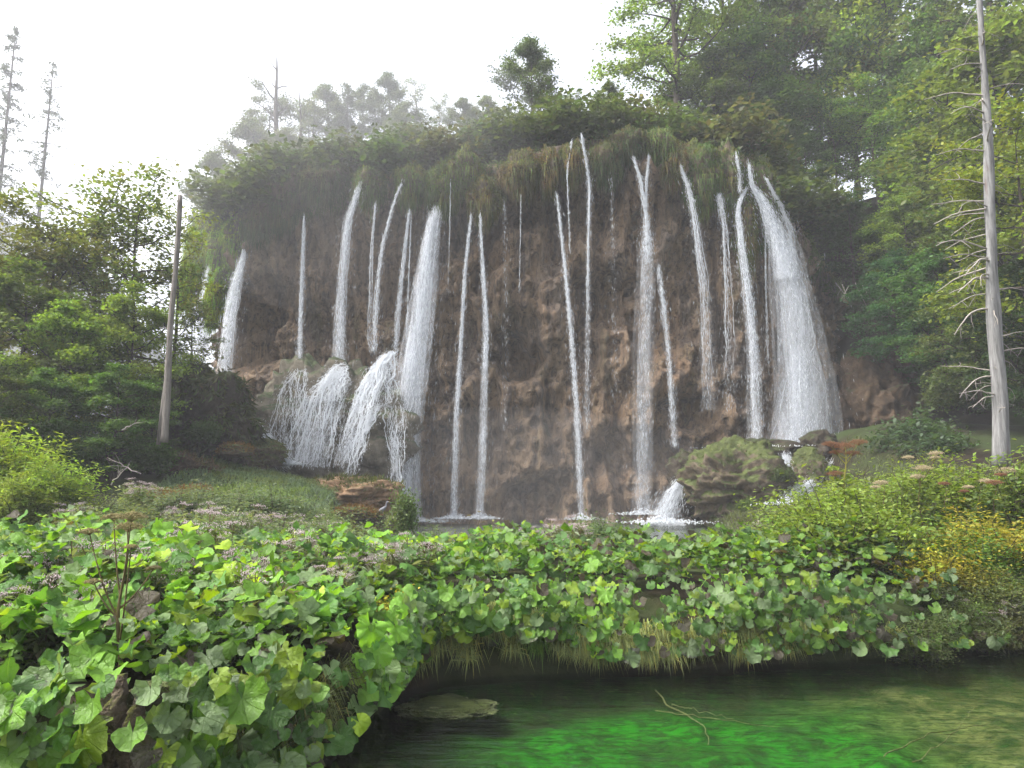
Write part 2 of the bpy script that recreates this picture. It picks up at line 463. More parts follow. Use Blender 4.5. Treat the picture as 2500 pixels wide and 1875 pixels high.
gx = np.unique(np.concatenate([np.linspace(-260, -40, 30), np.linspace(-40, -12, 50), np.linspace(-12, 14, 140), np.linspace(14, 45, 50), np.linspace(45, 260, 26)]))
gy = np.unique(np.concatenate([np.linspace(-30, 3, 14), np.linspace(3, 16, 120), np.linspace(16, 30, 44), np.linspace(30, 64, 64), np.linspace(64, 320, 36)]))
GX, GY = np.meshgrid(gx, gy, indexing='ij')
GZ = ground(GX, GY)
g = link('ground', make_mesh('ground', np.stack([GX, GY, GZ], -1).reshape(-1, 3), grid_faces(len(gx), len(gy)), M_GROUND, True))
tag(g, 'dark soil and turf of the banks, meadow and hillside', kind='structure')

# stream in front
sx = np.linspace(-40, 40, 90); sy = np.linspace(-25, 17, 50)
A, B = np.meshgrid(sx, sy, indexing='ij')
st = link('stream_water', make_mesh('stream_water', np.stack([A, B, 0 * A], -1).reshape(-1, 3), grid_faces(90, 50), M_WATER, True))
tag(st, 'clear shallow stream in front of the leafy bank', kind='structure')
sx = np.linspace(-9.5, 12.5, 60); sy = np.linspace(24.5, 47, 50)
A, B = np.meshgrid(sx, sy, indexing='ij')
st = link('pool_water', make_mesh('pool_water', np.stack([A, B, 0 * A + POOL_Z], -1).reshape(-1, 3), grid_faces(60, 50), M_POOL, True))
tag(st, 'grey green plunge pool under the falls', kind='structure')

# algae over the stream bed
ax = np.linspace(-4, 16, 180); ay = np.linspace(3, 14.5, 120)
A, B = np.meshgrid(ax, ay, indexing='ij'); q = np.stack([A, B, 0 * A], -1)
lump = fbm(q * 1.6, 4, 21)
zz = ground(A, B) + 0.05 + 0.08 * np.maximum(lump, -.6)
zz = np.minimum(zz, -0.08)
dd = B - np.interp(A, EX, EY)
pxl = project(np.stack([A, B, zz], -1).reshape(-1, 3)).reshape(A.shape + (3,))
# vivid green in the middle of the stream, olive silt to the sides
cx = A + 0.25 * (B - 9); wgt = np.exp(-((A - 2.0 - 0.05 * (B - 8)) / 2.75) ** 4) * sstep(-.7, -1.9, dd + .5 * fbm(q * .7, 3, 33))
wgt = np.clip(wgt * (1.0 + .5 * fbm(q * .9, 3, 40)), 0, 1)[..., None]
vivid = np.array([0.018, 0.185, 0.008]); olive = np.array([0.13, 0.125, 0.05]); dark = np.array([0.02, 0.022, 0.012])  # dark: bed near the bank with the bank's dark reflection painted in
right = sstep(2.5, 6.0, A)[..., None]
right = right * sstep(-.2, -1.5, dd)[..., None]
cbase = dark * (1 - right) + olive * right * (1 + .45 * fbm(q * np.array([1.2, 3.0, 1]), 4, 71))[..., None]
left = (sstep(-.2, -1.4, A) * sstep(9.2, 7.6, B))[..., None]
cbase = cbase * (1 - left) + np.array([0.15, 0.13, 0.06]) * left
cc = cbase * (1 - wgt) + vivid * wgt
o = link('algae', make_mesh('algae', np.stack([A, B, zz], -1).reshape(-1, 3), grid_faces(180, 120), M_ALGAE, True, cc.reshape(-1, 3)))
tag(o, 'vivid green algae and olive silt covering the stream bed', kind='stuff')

# ------------------------------------------------------------------ cliff
PATH = np.array([(-22.5, 66), (-22.3, 58), (-21.6, 53), (-20.2, 50), (-17.5, 47.8), (-13, 46.6), (-7, 46), (0, 45.7), (6, 45.5), (11, 45.5), (15, 45.8), (18.5, 46.6), (21, 48), (23.5, 51), (25.5, 56)], float)
def smooth_path(p, n):
    for _ in range(3):
        a = p[:-1] * .75 + p[1:] * .25; b = p[:-1] * .25 + p[1:] * .75
        q = np.empty((2 * len(a), 2)); q[0::2] = a; q[1::2] = b; p = np.concatenate([p[:1], q, p[-1:]])
    s = np.concatenate([[0], np.cumsum(np.linalg.norm(np.diff(p, axis=0), axis=1))])
    t = np.linspace(0, s[-1], n); return np.stack([np.interp(t, s, p[:, 0]), np.interp(t, s, p[:, 1])], 1)
NU, NV = 450, 225
pp = smooth_path(PATH, NU)
tn = np.gradient(pp, axis=0); tn /= np.linalg.norm(tn, axis=1)[:, None]
nn = np.stack([tn[:, 1], -tn[:, 0]], 1)                 # outward, towards the pool
v = np.concatenate([np.linspace(0, 1, 195), np.linspace(1.005, 1.3, NV - 195)])
U, Vv = np.meshgrid(np.arange(NU), v, indexing='ij')
X0 = pp[:, 0][:, None]; top = lipz(pp[:, 0])[:, None]
Z = np.where(Vv <= 1, -0.8 + (top + 0.8) * np.minimum(Vv, 1), top + (Vv - 1) * 5)
rightend = sstep(17, 20.5, X0)
off = np.interp(Vv, [0, .12, .3, .55, .8, .89, .95, .99, 1.02, 1.08, 1.3], [1.2, .6, 0.1, -.5, -.9, -.3, .9, 1.2, .7, -1.0, -6.5])
off = off * (1 - .55 * rightend)
q = np.stack([X0 + 0 * Z, pp[:, 1][:, None] + 0 * Z, Z], -1)
body = sstep(1.12, .96, Vv)
disp = 1.0 * fbm(q * np.array([.22, .22, .13]), 3, 3) + .85 * fbm(q * np.array([.75, .75, .15]), 4, 8, .5, True) + .50 * fbm(q * np.array([1.2, 1.2, .7]), 5, 14, .6) + .08 * fbm(q * np.array([3.5, 3.5, 1.2]), 3, 61, .6, True)
disp = disp * (.2 + .8 * body * sstep(1.02, .9, Vv))
# hollows seen in the rock face (photograph pixel, size px, depth m)
for (a, b, ra, rb, dep) in [(1480, 730, 70, 80, 2.2), (1265, 880, 55, 45, 1.8), (1240, 825, 40, 25, 1.2), (620, 770, 60, 45, 1.6), (600, 850, 40, 60, 1.3), (1190, 690, 35, 50, 1.2),
                            (960, 700, 40, 60, 1.0), (1560, 1120, 80, 60, 1.2), (1690, 1010, 60, 50, 1.3), (1790, 960, 30, 25, .9), (1280, 540, 50, 40, 1.0), (1070, 650, 25, 60, .8), (1330, 1200, 70, 35, 1.0), (660, 700, 40, 30, .8), (1700, 640, 60, 90, 1.2),
                            (2075, 870, 35, 45, 1.5), (2010, 700, 40, 40, 1.0)]:
    xx, zc = Xat(a, b, 45.8), Zat(b, 45.8); rx, rz = ra / F * 45.8, rb / F * 45.8
    gq = ((X0 - xx) / rx) ** 2 + ((Z - zc) / rz) ** 2
    gq = gq * (1 + .5 * fbm(q * .9, 3, 77))
    disp = disp - 1.5 * dep * np.exp(-gq ** 1.6)
# bulges: draperies and knobs
for (a, b, ra, rb, dep) in [(1500, 780, 22, 130, 1.3), (1350, 760, 60, 90, .9), (640, 640, 60, 60, .8), (800, 660, 50, 110, .7), (1300, 1060, 110, 90, .8), (640, 960, 90, 150, 1.4), (1220, 700, 40, 60, .6), (1330, 420, 45, 70, .8), (1640, 560, 60, 110, .9), (1520, 660, 30, 80, .8), (2000, 950, 45, 150, .9)]:
    xx, zc = Xat(a, b, 45.8), Zat(b, 45.8); rx, rz = ra / F * 45.8, rb / F * 45.8
    gq = ((X0 - xx) / rx) ** 2 + ((Z - zc) / rz) ** 2
    disp = disp + dep * np.exp(-gq)
off = off + disp
VX = pp[:, 0][:, None] + nn[:, 0][:, None] * off
VY = pp[:, 1][:, None] + nn[:, 1][:, None] * off
cl = link('cliff', make_mesh('cliff', np.stack([VX, VY, Z], -1).reshape(-1, 3), grid_faces(NU, NV), M_CLIFF, True))
tag(cl, 'tall brown tufa cliff with hollows behind the falling water', kind='structure')
def face_y(x): return float(np.interp(x, pp[35:-18, 0], pp[35:-18, 1]))

rl = np.random.default_rng(31)
def lip_points(n, v0, v1, dens):
    iu = rl.integers(30, NU - 30, n * 3); jv = rl.integers(np.searchsorted(v, v0), np.searchsorted(v, v1), n * 3)
    k = dens(iu, jv); iu, jv = iu[k][:n], jv[k][:n]
    return np.stack([VX[iu, jv], VY[iu, jv], Z[iu, jv]], 1), np.stack([nn[iu, 0], nn[iu, 1], 0 * iu], 1)
pl_, nl_ = lip_points(9000, .90, 1.03, lambda i, j: (vnoise(np.stack([i * .045, j * .0, 0 * i], 1), 3) * .05 + .96 < v[j]) & (rl.random(len(i)) < .9))
n_ = len(pl_); Lb = rl.uniform(.15, .65, n_) * (.5 + .8 * (vnoise(pl_ * .8, 9) > -.1)); p0 = pl_ - nl_ * .1; p1 = pl_ + nl_ * (.12 + .2 * rl.random((n_, 1))) + rl.normal(0, .06, (n_, 3)); p2 = p1 + np.stack([rl.normal(0, .1, n_), rl.normal(0, .06, n_), -Lb], 1)
sd_ = unit(np.cross(p2 - p0, rl.normal(0, 1, (n_, 3)))) * (.010 + .014 * rl.random(n_))[:, None]
Vb_ = np.stack([p0 - sd_, p0 + sd_, p1 - sd_, p1 + sd_, p2], 1).reshape(-1, 3); fb_ = np.array([[0, 1, 3], [0, 3, 2], [2, 3, 4]])
cm_ = np.where((vnoise(pl_ * .5 + 20, 4) > .2)[:, None], np.array([.19, .165, .08]), np.array([.12, .16, .06])) * rl.uniform(.5, 1.4, (n_, 1))
o = link('lip_moss', make_mesh('lip_moss', Vb_, (fb_[None] + (np.arange(n_) * 5)[:, None, None]).reshape(-1, 3), M_MOSS, False, np.repeat(cm_, 5, 0))); tag(o, 'wet moss and fine grass trailing all along the lip of the cliff', kind='stuff')
pl_, nl_ = lip_points(13000, .97, 1.24, lambda i, j: vnoise(np.stack([i * .06, j * .05, 0 * i], 1), 8) > -.55); n_ = len(pl_)
a_, b_, c_ = scatter(LEAF_V, LEAF_F, pl_ + nl_ * .15 + rl.normal(0, .18, (n_, 3)) + np.array([0, 0, .12]), frames(unit(nl_ * .8 + np.array([0, 0, .8]) + rl.normal(0, .5, (n_, 3))), rl.uniform(0, 6, n_)), rl.uniform(.12, .26, n_), np.array([[.10, .135, .05]]) * rl.uniform(.5, 1.5, (n_, 1)) * (1 + rl.normal(0, .1, (n_, 3))))
o = link('lip_leaves', make_mesh('lip_leaves', a_, b_, M_LEAF, False, c_)); tag(o, 'small leaves of creepers and herbs over the brow of the cliff', kind='stuff')

# ------------------------------------------------------------------ rocks
_ico = {}
def icosphere(n):
    if n in _ico: return _ico[n]
    t = (1 + 5 ** .5) / 2
    V = np.array([(-1, t, 0), (1, t, 0), (-1, -t, 0), (1, -t, 0), (0, -1, t), (0, 1, t), (0, -1, -t), (0, 1, -t), (t, 0, -1), (t, 0, 1), (-t, 0, -1), (-t, 0, 1)], float)
    Fc = np.array([(0, 11, 5), (0, 5, 1), (0, 1, 7), (0, 7, 10), (0, 10, 11), (1, 5, 9), (5, 11, 4), (11, 10, 2), (10, 7, 6), (7, 1, 8), (3, 9, 4), (3, 4, 2), (3, 2, 6), (3, 6, 8), (3, 8, 9), (4, 9, 5), (2, 4, 11), (6, 2, 10), (8, 6, 7), (9, 8, 1)])
    V = unit(V)
    for _ in range(n):
        e = np.sort(np.concatenate([Fc[:, [0, 1]], Fc[:, [1, 2]], Fc[:, [2, 0]]]), 1)
        ue, inv = np.unique(e, axis=0, return_inverse=True); inv = inv.ravel()
        mid = unit((V[ue[:, 0]] + V[ue[:, 1]]) / 2); k = len(Fc); base = len(V); V = np.concatenate([V, mid])
        a, b, c = inv[:k] + base, inv[k:2 * k] + base, inv[2 * k:] + base
        Fc = np.concatenate([np.stack([Fc[:, 0], a, c], 1), np.stack([Fc[:, 1], b, a], 1), np.stack([Fc[:, 2], c, b], 1), np.stack([a, b, c], 1)])
    _ico[n] = (V, Fc); return V, Fc

def rock_mesh(name, r, seed, mat, amp=.35, lv=5, stretch=(1, 1, 1), power=1.0, pits=()):
    V, Fc = icosphere(lv); r = np.array(r, float)
    n = fbm(V * np.array(stretch) * 1.4 + seed * 7.3, 3, seed) * amp + fbm(V * 4.5 * np.array(stretch) + seed, 4, seed + 5, .55, True) * amp * .3 + fbm(V * 14 + seed, 2, seed + 9) * amp * .10
    W_ = V * (1 + n)[:, None]
    for (dx, dy, dz, rad, dep) in pits:
        W_ = W_ - unit(np.array([dx, dy, dz]))[None] * (dep * np.exp(-(np.linalg.norm(V - unit(np.array([dx, dy, dz])), axis=1) / rad) ** 2))[:, None]
    if power != 1.0: W_[:, 2] = np.sign(W_[:, 2]) * np.abs(W_[:, 2]) ** power
    return make_mesh(name, W_ * r, Fc, mat, True)

def rock(name, label, px, py, Y, r, seed, mat, amp=.35, lv=5, cat='rock', **kw):
    c = P(px, py, Y)
    o = link(name, rock_mesh(name, r, seed, mat, amp, lv, **kw), None, c)
    return tag(o, label, cat)

def surface_tufts(o, n, length, mat, color, name='moss', seed=1, zmin=.0, spread=.5, down=False, wid=.25, facing=False):
    """short grassy tufts on a rock mesh as one child part"""
    me = o.data; nv = len(me.vertices)
    co = np.empty(nv * 3, np.float32); me.vertices.foreach_get('co', co); co = co.reshape(-1, 3)
    no = np.empty(nv * 3, np.float32); me.vertices.foreach_get('normal', no); no = no.reshape(-1, 3)
    r = np.random.default_rng(seed)
    ok = np.where((no[:, 2] > zmin) & ((no[:, 1] < .3) | (not facing)))[0]
    i = r.choice(ok, n); p = co[i] + r.normal(0, .05, (n, 3)); nm = no[i]
    d = unit(nm + r.normal(0, spread, (n, 3)) + (np.array([0, 0, -1.2]) if down else np.array([0, 0, .3])))
    side = unit(np.cross(d, r.normal(0, 1, (n, 3))))
    M = np.stack([d, side, np.cross(d, side)], -1)
    L = length * r.uniform(.5, 1.4, n)
    tv = np.array([[0, wid * .25, 0], [0, -wid * .25, 0], [.55, 0, .1], [1.0, 0, -.15 if down else -.1]]); tf = np.array([[0, 1, 2], [0, 2, 3]])
    c = np.array([1, 1, 1]) * r.uniform(.55, 1.35, (n, 1)) * (1 + r.normal(0, .12, (n, 3)))
    V, Fc, C = scatter(tv, tf, p, M, L, np.clip(c, .2, 2))
    h = link(name, make_mesh(name, V, Fc, mat, False, C), o, color=color)
    return tag(h, kind='stuff')

mound = rock('rock', 'green wet tufa mound under the white cascades', 825, 1075, 44.2, (4.6, 2.4, 4.7), 3, M_ROCKGREEN, .30, 5, power=1.2)
rock_b = rock('rock', 'bare brown tufa boulder at the foot of the cascades', 850, 1215, 38.0, (2.35, 1.5, 1.15), 5, M_ROCKBROWN, .35, 5)
surface_tufts(rock_b, 1600, .28, M_GRASS, (0.09, 0.10, 0.03), 'turf', 2, .5)
rock_c = rock('rock', 'big mossy boulder with grass beside the small cascade', 1805, 1195, 39.5, (2.7, 2.0, 2.2), 8, M_ROCKMOSS, .34, 5)
surface_tufts(rock_c, 4200, .17, M_GRASS, (0.075, 0.085, 0.03), 'turf', 3, -.1, .5, True, .2)
rock_d = rock('rock', 'low rounded boulder between the two outflow channels', 1975, 1160, 39.0, (1.0, 1.0, 1.25), 12, M_ROCKMOSS, .25, 4)
surface_tufts(rock_d, 900, .22, M_GRASS, (0.085, 0.095, 0.03), 'turf', 4, 0, .5, True, .2)
rock('rock', 'small dark pointed rock in the spray under the broad fall', 2000, 1100, 40.5, (1.1, .8, .9), 15, M_ROCKDARK, .35, 4)
rock('rock', 'long dark wet ledge under the broad fall', 1850, 1112, 42.0, (3.2, 1.4, .9), 17, M_ROCKDARK, .30, 4)
rock_e = rock('rock', 'dark overhanging rock with a black hollow beside the dead pole', 455, 1055, 37.5, (2.7, 2.4, 2.9), 21, M_ROCKDARK, .35, 5, pits=((-.35, -1, -.25, .42, .95), (.3, -1, -.35, .3, .5)))
surface_tufts(rock_e, 8000, .5, M_GRASS, (0.05, 0.06, 0.022), 'turf', 5, .1, .5, True, .2)
rock_f = rock('rock', 'mossy hump beside the foaming side channel', 620, 1115, 38.5, (1.55, 1.3, .85), 24, M_ROCKMOSS, .22, 5)
surface_tufts(rock_f, 2200, .22, M_GRASS, (0.10, 0.10, 0.035), 'turf', 6, 0, .5, True, .2)
rock_g = rock('rock', 'small brown mossy knob in front of the overhang', 545, 1065, 38.0, (1.3, 1.1, 1.1), 27, M_ROCKMOSS, .25, 5)
surface_tufts(rock_g, 1400, .25, M_GRASS, (0.085, 0.07, 0.03), 'turf', 7, -.2, .5, True, .2)
rock_h = rock('rock', 'low mossy knoll on which the heron stands', 930, 1282, 33.5, (1.1, .9, .42), 29, M_ROCKMOSS, .2, 4)
surface_tufts(rock_h, 700, .2, M_GRASS, (0.12, 0.12, 0.035), 'turf', 8, .2, .5)
rock_i = rock('rock', 'tan earth bank standing free right of the broad fall', 2150, 1010, 45.0, (2.4, 2.0, 3.6), 33, M_EARTH, .28, 5)
rock_j = rock('rock', 'dark slabby outcrop low beside the thin right-hand stream', 1700, 1190, 41.5, (1.6, 1.2, 1.7), 36, M_ROCKDARK, .3, 5)
for (a, b, Y, s, lab) in [(2250, 1080, 40, 3.2, 'broad heap of brown earth below the hillside wood'), (440, 1125, 33, 1.5, 'brown mat of roots and earth at the foot of the dead pole')]:
    o = rock('earth_mound', lab, a, b + 25, Y, (s, s * .7, s * .42), int(a), M_EARTH, .35, 5, cat='earth')
    surface_tufts(o, 1200, .25, M_GRASS, (0.10, 0.075, 0.04), 'litter', 9, 0, .7)
o = rock('stone', 'flat pale stone slab under water by the bank', 1085, 1712, 9.75, (.62, .42, .08), 44, M_STONE, .28, 4, cat='stone')
o.location.z = -.11
# orange moss cushions in the meadow
for k, (a, b, Y, s, lab) in enumerate([(400, 1215, 27, .5, 'orange brown moss cushion nearest the willow bush'), (475, 1202, 28.5, .45, 'orange moss cushion in the middle of the sloping meadow'), (870, 1253, 31, .65, 'bright orange moss cushion below the brown boulder'), (575, 1100, 35, .7, 'rust coloured moss on the hump by the overhang'), (905, 1272, 31.5, .45, 'dark round moss tussock beside the heron')]):
    c = P(a, b, Y); c[2] = max(c[2], gz(c[0], c[1]) + .02) if k != 3 else c[2]
    o = link('moss_cushion', rock_mesh('moss_cushion', (s * 1.2, s, s * .38 if k < 4 else s * .9), 50 + k, M_ROCKMOSS, .25, 4), None, c)
    tag(o, lab, 'moss', 'moss cushions')
    surface_tufts(o, 900, .16, M_GRASS, (0.15, 0.085, 0.03) if k < 4 else (0.05, 0.045, 0.02), 'moss', 60 + k, -.1, .6, False, .3)
# ================================================================== waterfalls
def waterfall(label, path, widths, drops, strands=0, yo=-3.1, yfun=None, veil=0.0, splash=0, seed=0, fade=1.0, dsz=1.0, end_y=None, fray=1.0, clump=0.0, name='waterfall', thin=1.0):
    """path: photograph pixels from lip to foot; widths in pixels along it"""
    r = np.random.default_rng(seed + 100)
    if yfun is None:
        Ys = [face_y(Xat(a, b, 45.8)) + yo for a, b in path]
        Ys = [min(Ys) * .5 + y * .5 for y in Ys]
    else: Ys = yfun if hasattr(yfun, '__len__') else [yfun] * len(path)
    pts = np.array([P(a, b, y) for (a, b), y in zip(path, Ys)])
    s = np.concatenate([[0], np.cumsum(np.linalg.norm(np.diff(pts, axis=0), axis=1))]); L = s[-1]
    tt = np.linspace(0, L, 60)
    # smooth resample
    sm = np.stack([np.interp(tt, s, pts[:, k]) for k in range(3)], 1)
    for _ in range(6): sm[1:-1] = .25 * sm[:-2] + .5 * sm[1:-1] + .25 * sm[2:]
    widths = np.array(widths, float) * (1.0 if max(widths) > 70 or thin < 1 else .78)
    wd = np.interp(tt, s, widths / F * np.array(Ys))
    tan = unit(np.gradient(sm, axis=0)); side = unit(np.cross(tan, np.array([0, 1.0, 0]))); dep = np.cross(side, tan)
    base = sm[-1].copy()
    root = thing(name, label, 'waterfall', base)
    def at(u):
        i = np.clip(u * 59, 0, 58.999); k = i.astype(int); f = (i - k)[:, None]
        g = lambda a: a[k] * (1 - f) + a[k + 1] * f
        return g(sm), g(tan), g(side), g(dep), (wd[k] * (1 - f[:, 0]) + wd[k + 1] * f[:, 0])
    drops = int(drops * 1.4); G = Geo()
    if strands:
        for q in range(strands):
            o = r.uniform(-.5, .5) if thin < 1 else np.clip(r.normal(0, .24), -.5, .5); u0 = r.uniform(0, .06); u1 = r.uniform(.35, 1.0)
            u = np.linspace(u0, u1, 46)
            p, t_, sd, dp, w = at(u)
            ph = r.uniform(0, 50)
            wob = vnoise(np.stack([u * L * .9 + ph, u * 0, u * 0], 1), seed + q) * .22 * (.3 + u)
            jit = r.normal(0, .012, len(u))
            p = p + sd * ((o * w * (.6 + .5 * u) + wob * w * .6 + jit))[:, None] + dp * (r.normal(0, .25) * w)[:, None] * .5
            rad = thin * (.010 + .020 * r.random()) * dsz * (.55 + .9 * np.abs(vnoise(np.stack([u * L * 2.2 + ph, u * 0 + 7, u * 0], 1), seed + q))) * np.sin(np.pi * np.clip((u - u0) / (u1 - u0), 0.02, .98)) ** .4
            V, Fc = tube(p, rad, 3, False); G.add(V, Fc)
    if drops:
        u = r.random(drops) ** fade
        if clump > 0:
            c = r.random(int(8 + L * 1.3)); cu = c[r.integers(0, len(c), drops)] + r.normal(0, .018, drops)
            u = np.where(r.random(drops) < clump, cu, u)
        u = np.clip(u, 0, 1)
        p, t_, sd, dp, w = at(u)
        o = r.normal(0, .20, drops) * np.where(r.random(drops) < .22, 2.4, 1.0) * fray; o2 = r.normal(0, .18, drops)
        p = p + sd * (o * w)[:, None] + dp * (o2 * w)[:, None] + t_ * r.normal(0, .15, drops)[:, None]
        d = unit(t_ + r.normal(0, .16, (drops, 3)))
        M = frames(d, r.uniform(0, 6.28, drops))
        wdt = dsz * (.008 + .024 * r.random(drops) ** 3); ln = np.minimum(wdt * r.uniform(2.0, 9.0, drops), .22 * dsz)
        V, Fc, C = scatter(DROP_V, DROP_F, p, M, np.stack([wdt, wdt, ln], 1), np.ones((drops, 3)))
        G.add(V, Fc, C)
    if G.n:
        me = G.mesh('stream', M_WHITE); V0 = None
        o = link('stream', me, root); o.location = [float(v) for v in -base]
        tag(o, kind='stuff')
    if veil > 0:
        G = Geo()
        for q in range(4):
            k = 10; u = np.linspace(.01, 1, 40); p, t_, sd, dp, w = at(u)
            sc = (.22 + .10 * q) * (.9 + .2 * r.random())
            th = np.arange(k) * 2 * math.pi / k
            wob = .12 * vnoise(np.stack([u * 5 + q * 9, u * 0, u * 0], 1), seed + q)
            Vq = p[:, None] + (w * sc)[:, None, None] * ((np.cos(th)[None, :, None] + (wob + r.uniform(-.18, .18))[:, None, None]) * sd[:, None] + .45 * np.sin(th)[None, :, None] * dp[:, None])
            i, j = np.meshgrid(np.arange(39), np.arange(k), indexing='ij'); j2 = (j + 1) % k
            qd = np.stack([i * k + j, i * k + j2, (i + 1) * k + j2, (i + 1) * k + j], -1).reshape(-1, 4)
            Fc = np.concatenate([qd[:, [0, 1, 2]], qd[:, [0, 2, 3]]])
            den = veil * (.75 if q < 2 else .38) * np.ones(len(u)); den *= sstep(0, .05, u)
            G.add(Vq.reshape(-1, 3), Fc, np.repeat(den, k)[:, None] * np.ones(3))
        o = link('veil', G.mesh('veil', M_VEIL, True), root); o.location = [float(v) for v in -base]
    if splash:
        n = splash; a = r.uniform(0, math.pi, n) + math.pi
        rr = np.abs(r.normal(0, 1, n)); w = wd[-1]
        p = base + np.stack([np.cos(a) * rr * (w * .55 + .25), np.sin(a) * rr * (w * .3 + .2), np.abs(r.normal(0, .17, n)) * np.exp(-rr * .6)], 1)
        d = unit(r.normal(0, 1, (n, 3))); M = frames(d, r.uniform(0, 6, n)); wz = .03 + .06 * r.random(n)
        V, Fc, C = scatter(DROP_V, DROP_F, p, M, np.stack([wz, wz, wz], 1), np.ones((n, 3)))
        o = link('splash', make_mesh('splash', V, Fc, M_WHITE, False, C), root); o.location = [float(v) for v in -base]
        tag(o, kind='stuff')
    return root

waterfall('broad white plunging fall left of the middle, the densest of all', [(1064, 512), (1050, 590), (1035, 720), (1015, 880), (992, 1060), (984, 1272)], [26, 44, 62, 74, 78, 84], 11000, 26, veil=.95, splash=2600, seed=1)
waterfall('narrow fall just right of the broad plunging fall', [(1150, 528), (1138, 640), (1128, 800), (1116, 1000), (1108, 1266)], [10, 14, 16, 20, 28], 3200, 7, veil=.35, splash=700, seed=2, clump=.3)
waterfall('ragged twin stream beside the narrow fall, second right of the broad one', [(1172, 522), (1178, 640), (1188, 800), (1180, 1060), (1172, 1266)], [9, 16, 22, 26, 30], 3000, 3, veil=.40, splash=700, seed=3, clump=.45)
waterfall('slim bright fall leaning right down the middle of the cliff', [(1360, 478), (1374, 600), (1392, 780), (1408, 1000), (1420, 1268)], [9, 16, 20, 22, 24], 3600, 6, veil=.25, splash=500, seed=4, clump=.45)
waterfall('thin trickle from the highest notch of the lip', [(1421, 338), (1432, 400), (1440, 450), (1436, 600), (1433, 1050)], [8, 12, 20, 18, 26], 1700, 5, veil=.10, seed=5, fade=2.2)
waterfall('faint thread left of the highest trickle', [(1395, 350), (1384, 420), (1392, 620)], [5, 6, 12], 400, 3, seed=6, fade=2.0)
waterfall('left prong of the forked fall right of the middle', [(1547, 385), (1566, 445), (1580, 540), (1584, 640)], [9, 16, 26, 40], 1500, 7, seed=7, clump=.3)
waterfall('right prong of the forked fall right of the middle', [(1584, 384), (1578, 440), (1576, 520), (1580, 620)], [10, 13, 18, 34], 1200, 5, seed=8)
waterfall('pale spray column falling below the forked fall', [(1580, 560), (1578, 720), (1572, 900), (1568, 1255)], [44, 58, 62, 58], 1700, 0, veil=.26, splash=500, seed=9)
waterfall('broken white stream down the right edge of the spray column', [(1606, 640), (1622, 760), (1636, 900), (1648, 1090)], [22, 22, 24, 24], 1700, 1, veil=.18, seed=10, clump=.6)
waterfall('thin slanting fall under the green moss tongue', [(1664, 412), (1682, 460), (1700, 560), (1722, 740), (1730, 1000)], [8, 22, 34, 44, 56], 2000, 9, veil=.10, seed=11, fade=2.0)
waterfall('sparse dripping fall between two moss curtains', [(1756, 482), (1768, 550), (1776, 700), (1782, 1000)], [22, 30, 38, 46], 1500, 6, seed=12, fade=2.0)
waterfall('short white rill at the top of the green moss dome', [(1797, 380), (1806, 430), (1806, 468)], [10, 16, 16], 500, 4, yo=-3.5, seed=13)
waterfall('double white stream over the moss dome, left of the broad right fall', [(1822, 462), (1800, 500), (1808, 580), (1830, 740), (1842, 900), (1846, 1085)], [14, 18, 26, 40, 44, 48], 4600, 11, yo=-3.4, veil=.40, seed=14)
waterfall('curved sheet sliding over the right shoulder of the moss dome', [(1828, 400), (1836, 455), (1868, 505), (1902, 600), (1920, 680)], [10, 16, 34, 58, 76], 2600, 14, yo=-3.5, veil=.5, seed=15)
waterfall('outermost spray on the right edge of the moss dome', [(1872, 440), (1905, 500), (1930, 560), (1945, 760)], [8, 18, 34, 46], 1700, 8, yo=-3.2, seed=16, fade=1.6)
waterfall('wide misty veil fall at the right end of the cliff', [(1846, 462), (1880, 530), (1916, 620), (1938, 740), (1950, 860), (1962, 960), (1968, 1096)], [14, 40, 80, 104, 124, 142, 164], 4600, 8, yo=-3.3, veil=.85, splash=2400, seed=17)
waterfall('foot of the right veil fanning over its rock', [(1955, 850), (1950, 960), (1935, 1100)], [50, 90, 120], 3000, 12, yo=-3.6, veil=.45, seed=18)
waterfall('hair thin straight thread left of the right veil fall', [(1868, 560), (1870, 700), (1876, 900)], [5, 7, 12], 500, 3, seed=19)
waterfall('bright fall over the green moss slope at the left corner', [(608, 562), (596, 620), (578, 690), (562, 780), (552, 880), (540, 960)], [8, 22, 40, 50, 54, 50], 4200, 12, yfun=[46.2, 45.6, 45.1, 44.6, 44.0, 43.4], veil=.8, seed=20)
waterfall('pale fall behind the leaves at the far left of the cliff', [(512, 650), (500, 740), (488, 860)], [20, 40, 60], 2600, 10, yfun=46.5, veil=.7, seed=21)
waterfall('slender pale fall nearest the left corner of the cliff', [(742, 528), (742, 580), (738, 700), (732, 880)], [7, 14, 15, 22], 2000, 7, veil=.3, seed=22)
waterfall('misty fall with a forked top left of the arching jet', [(880, 448), (850, 540), (836, 700), (828, 890)], [16, 30, 32, 44], 3000, 7, veil=.5, seed=23)
waterfall('arching thin jet leaping left from the lip', [(980, 446), (960, 500), (934, 600), (922, 700), (912, 860)], [8, 10, 14, 18, 26], 1700, 3, yo=-3.4, veil=.1, seed=24)
waterfall('faint double thread under the arching jet', [(916, 506), (908, 600), (902, 860)], [8, 10, 16], 700, 4, seed=25, fade=1.8)
waterfall('thin white fall just left of the broad plunging fall', [(999, 518), (988, 620), (974, 740), (966, 850)], [9, 14, 16, 20], 2100, 5, veil=.2, seed=26, clump=.2)
waterfall('single beaded thread between the thin and the broad fall', [(1004, 528), (998, 680), (992, 840)], [3, 5, 8], 500, 2, seed=27)
waterfall('drip line falling from the moss right of the broad fall', [(1100, 440), (1098, 560), (1094, 700)], [3, 4, 6], 180, 1, seed=28)
waterfall('drip line under the brown moss curtain', [(1272, 480), (1270, 600), (1268, 720)], [3, 4, 5], 140, 1, seed=29)
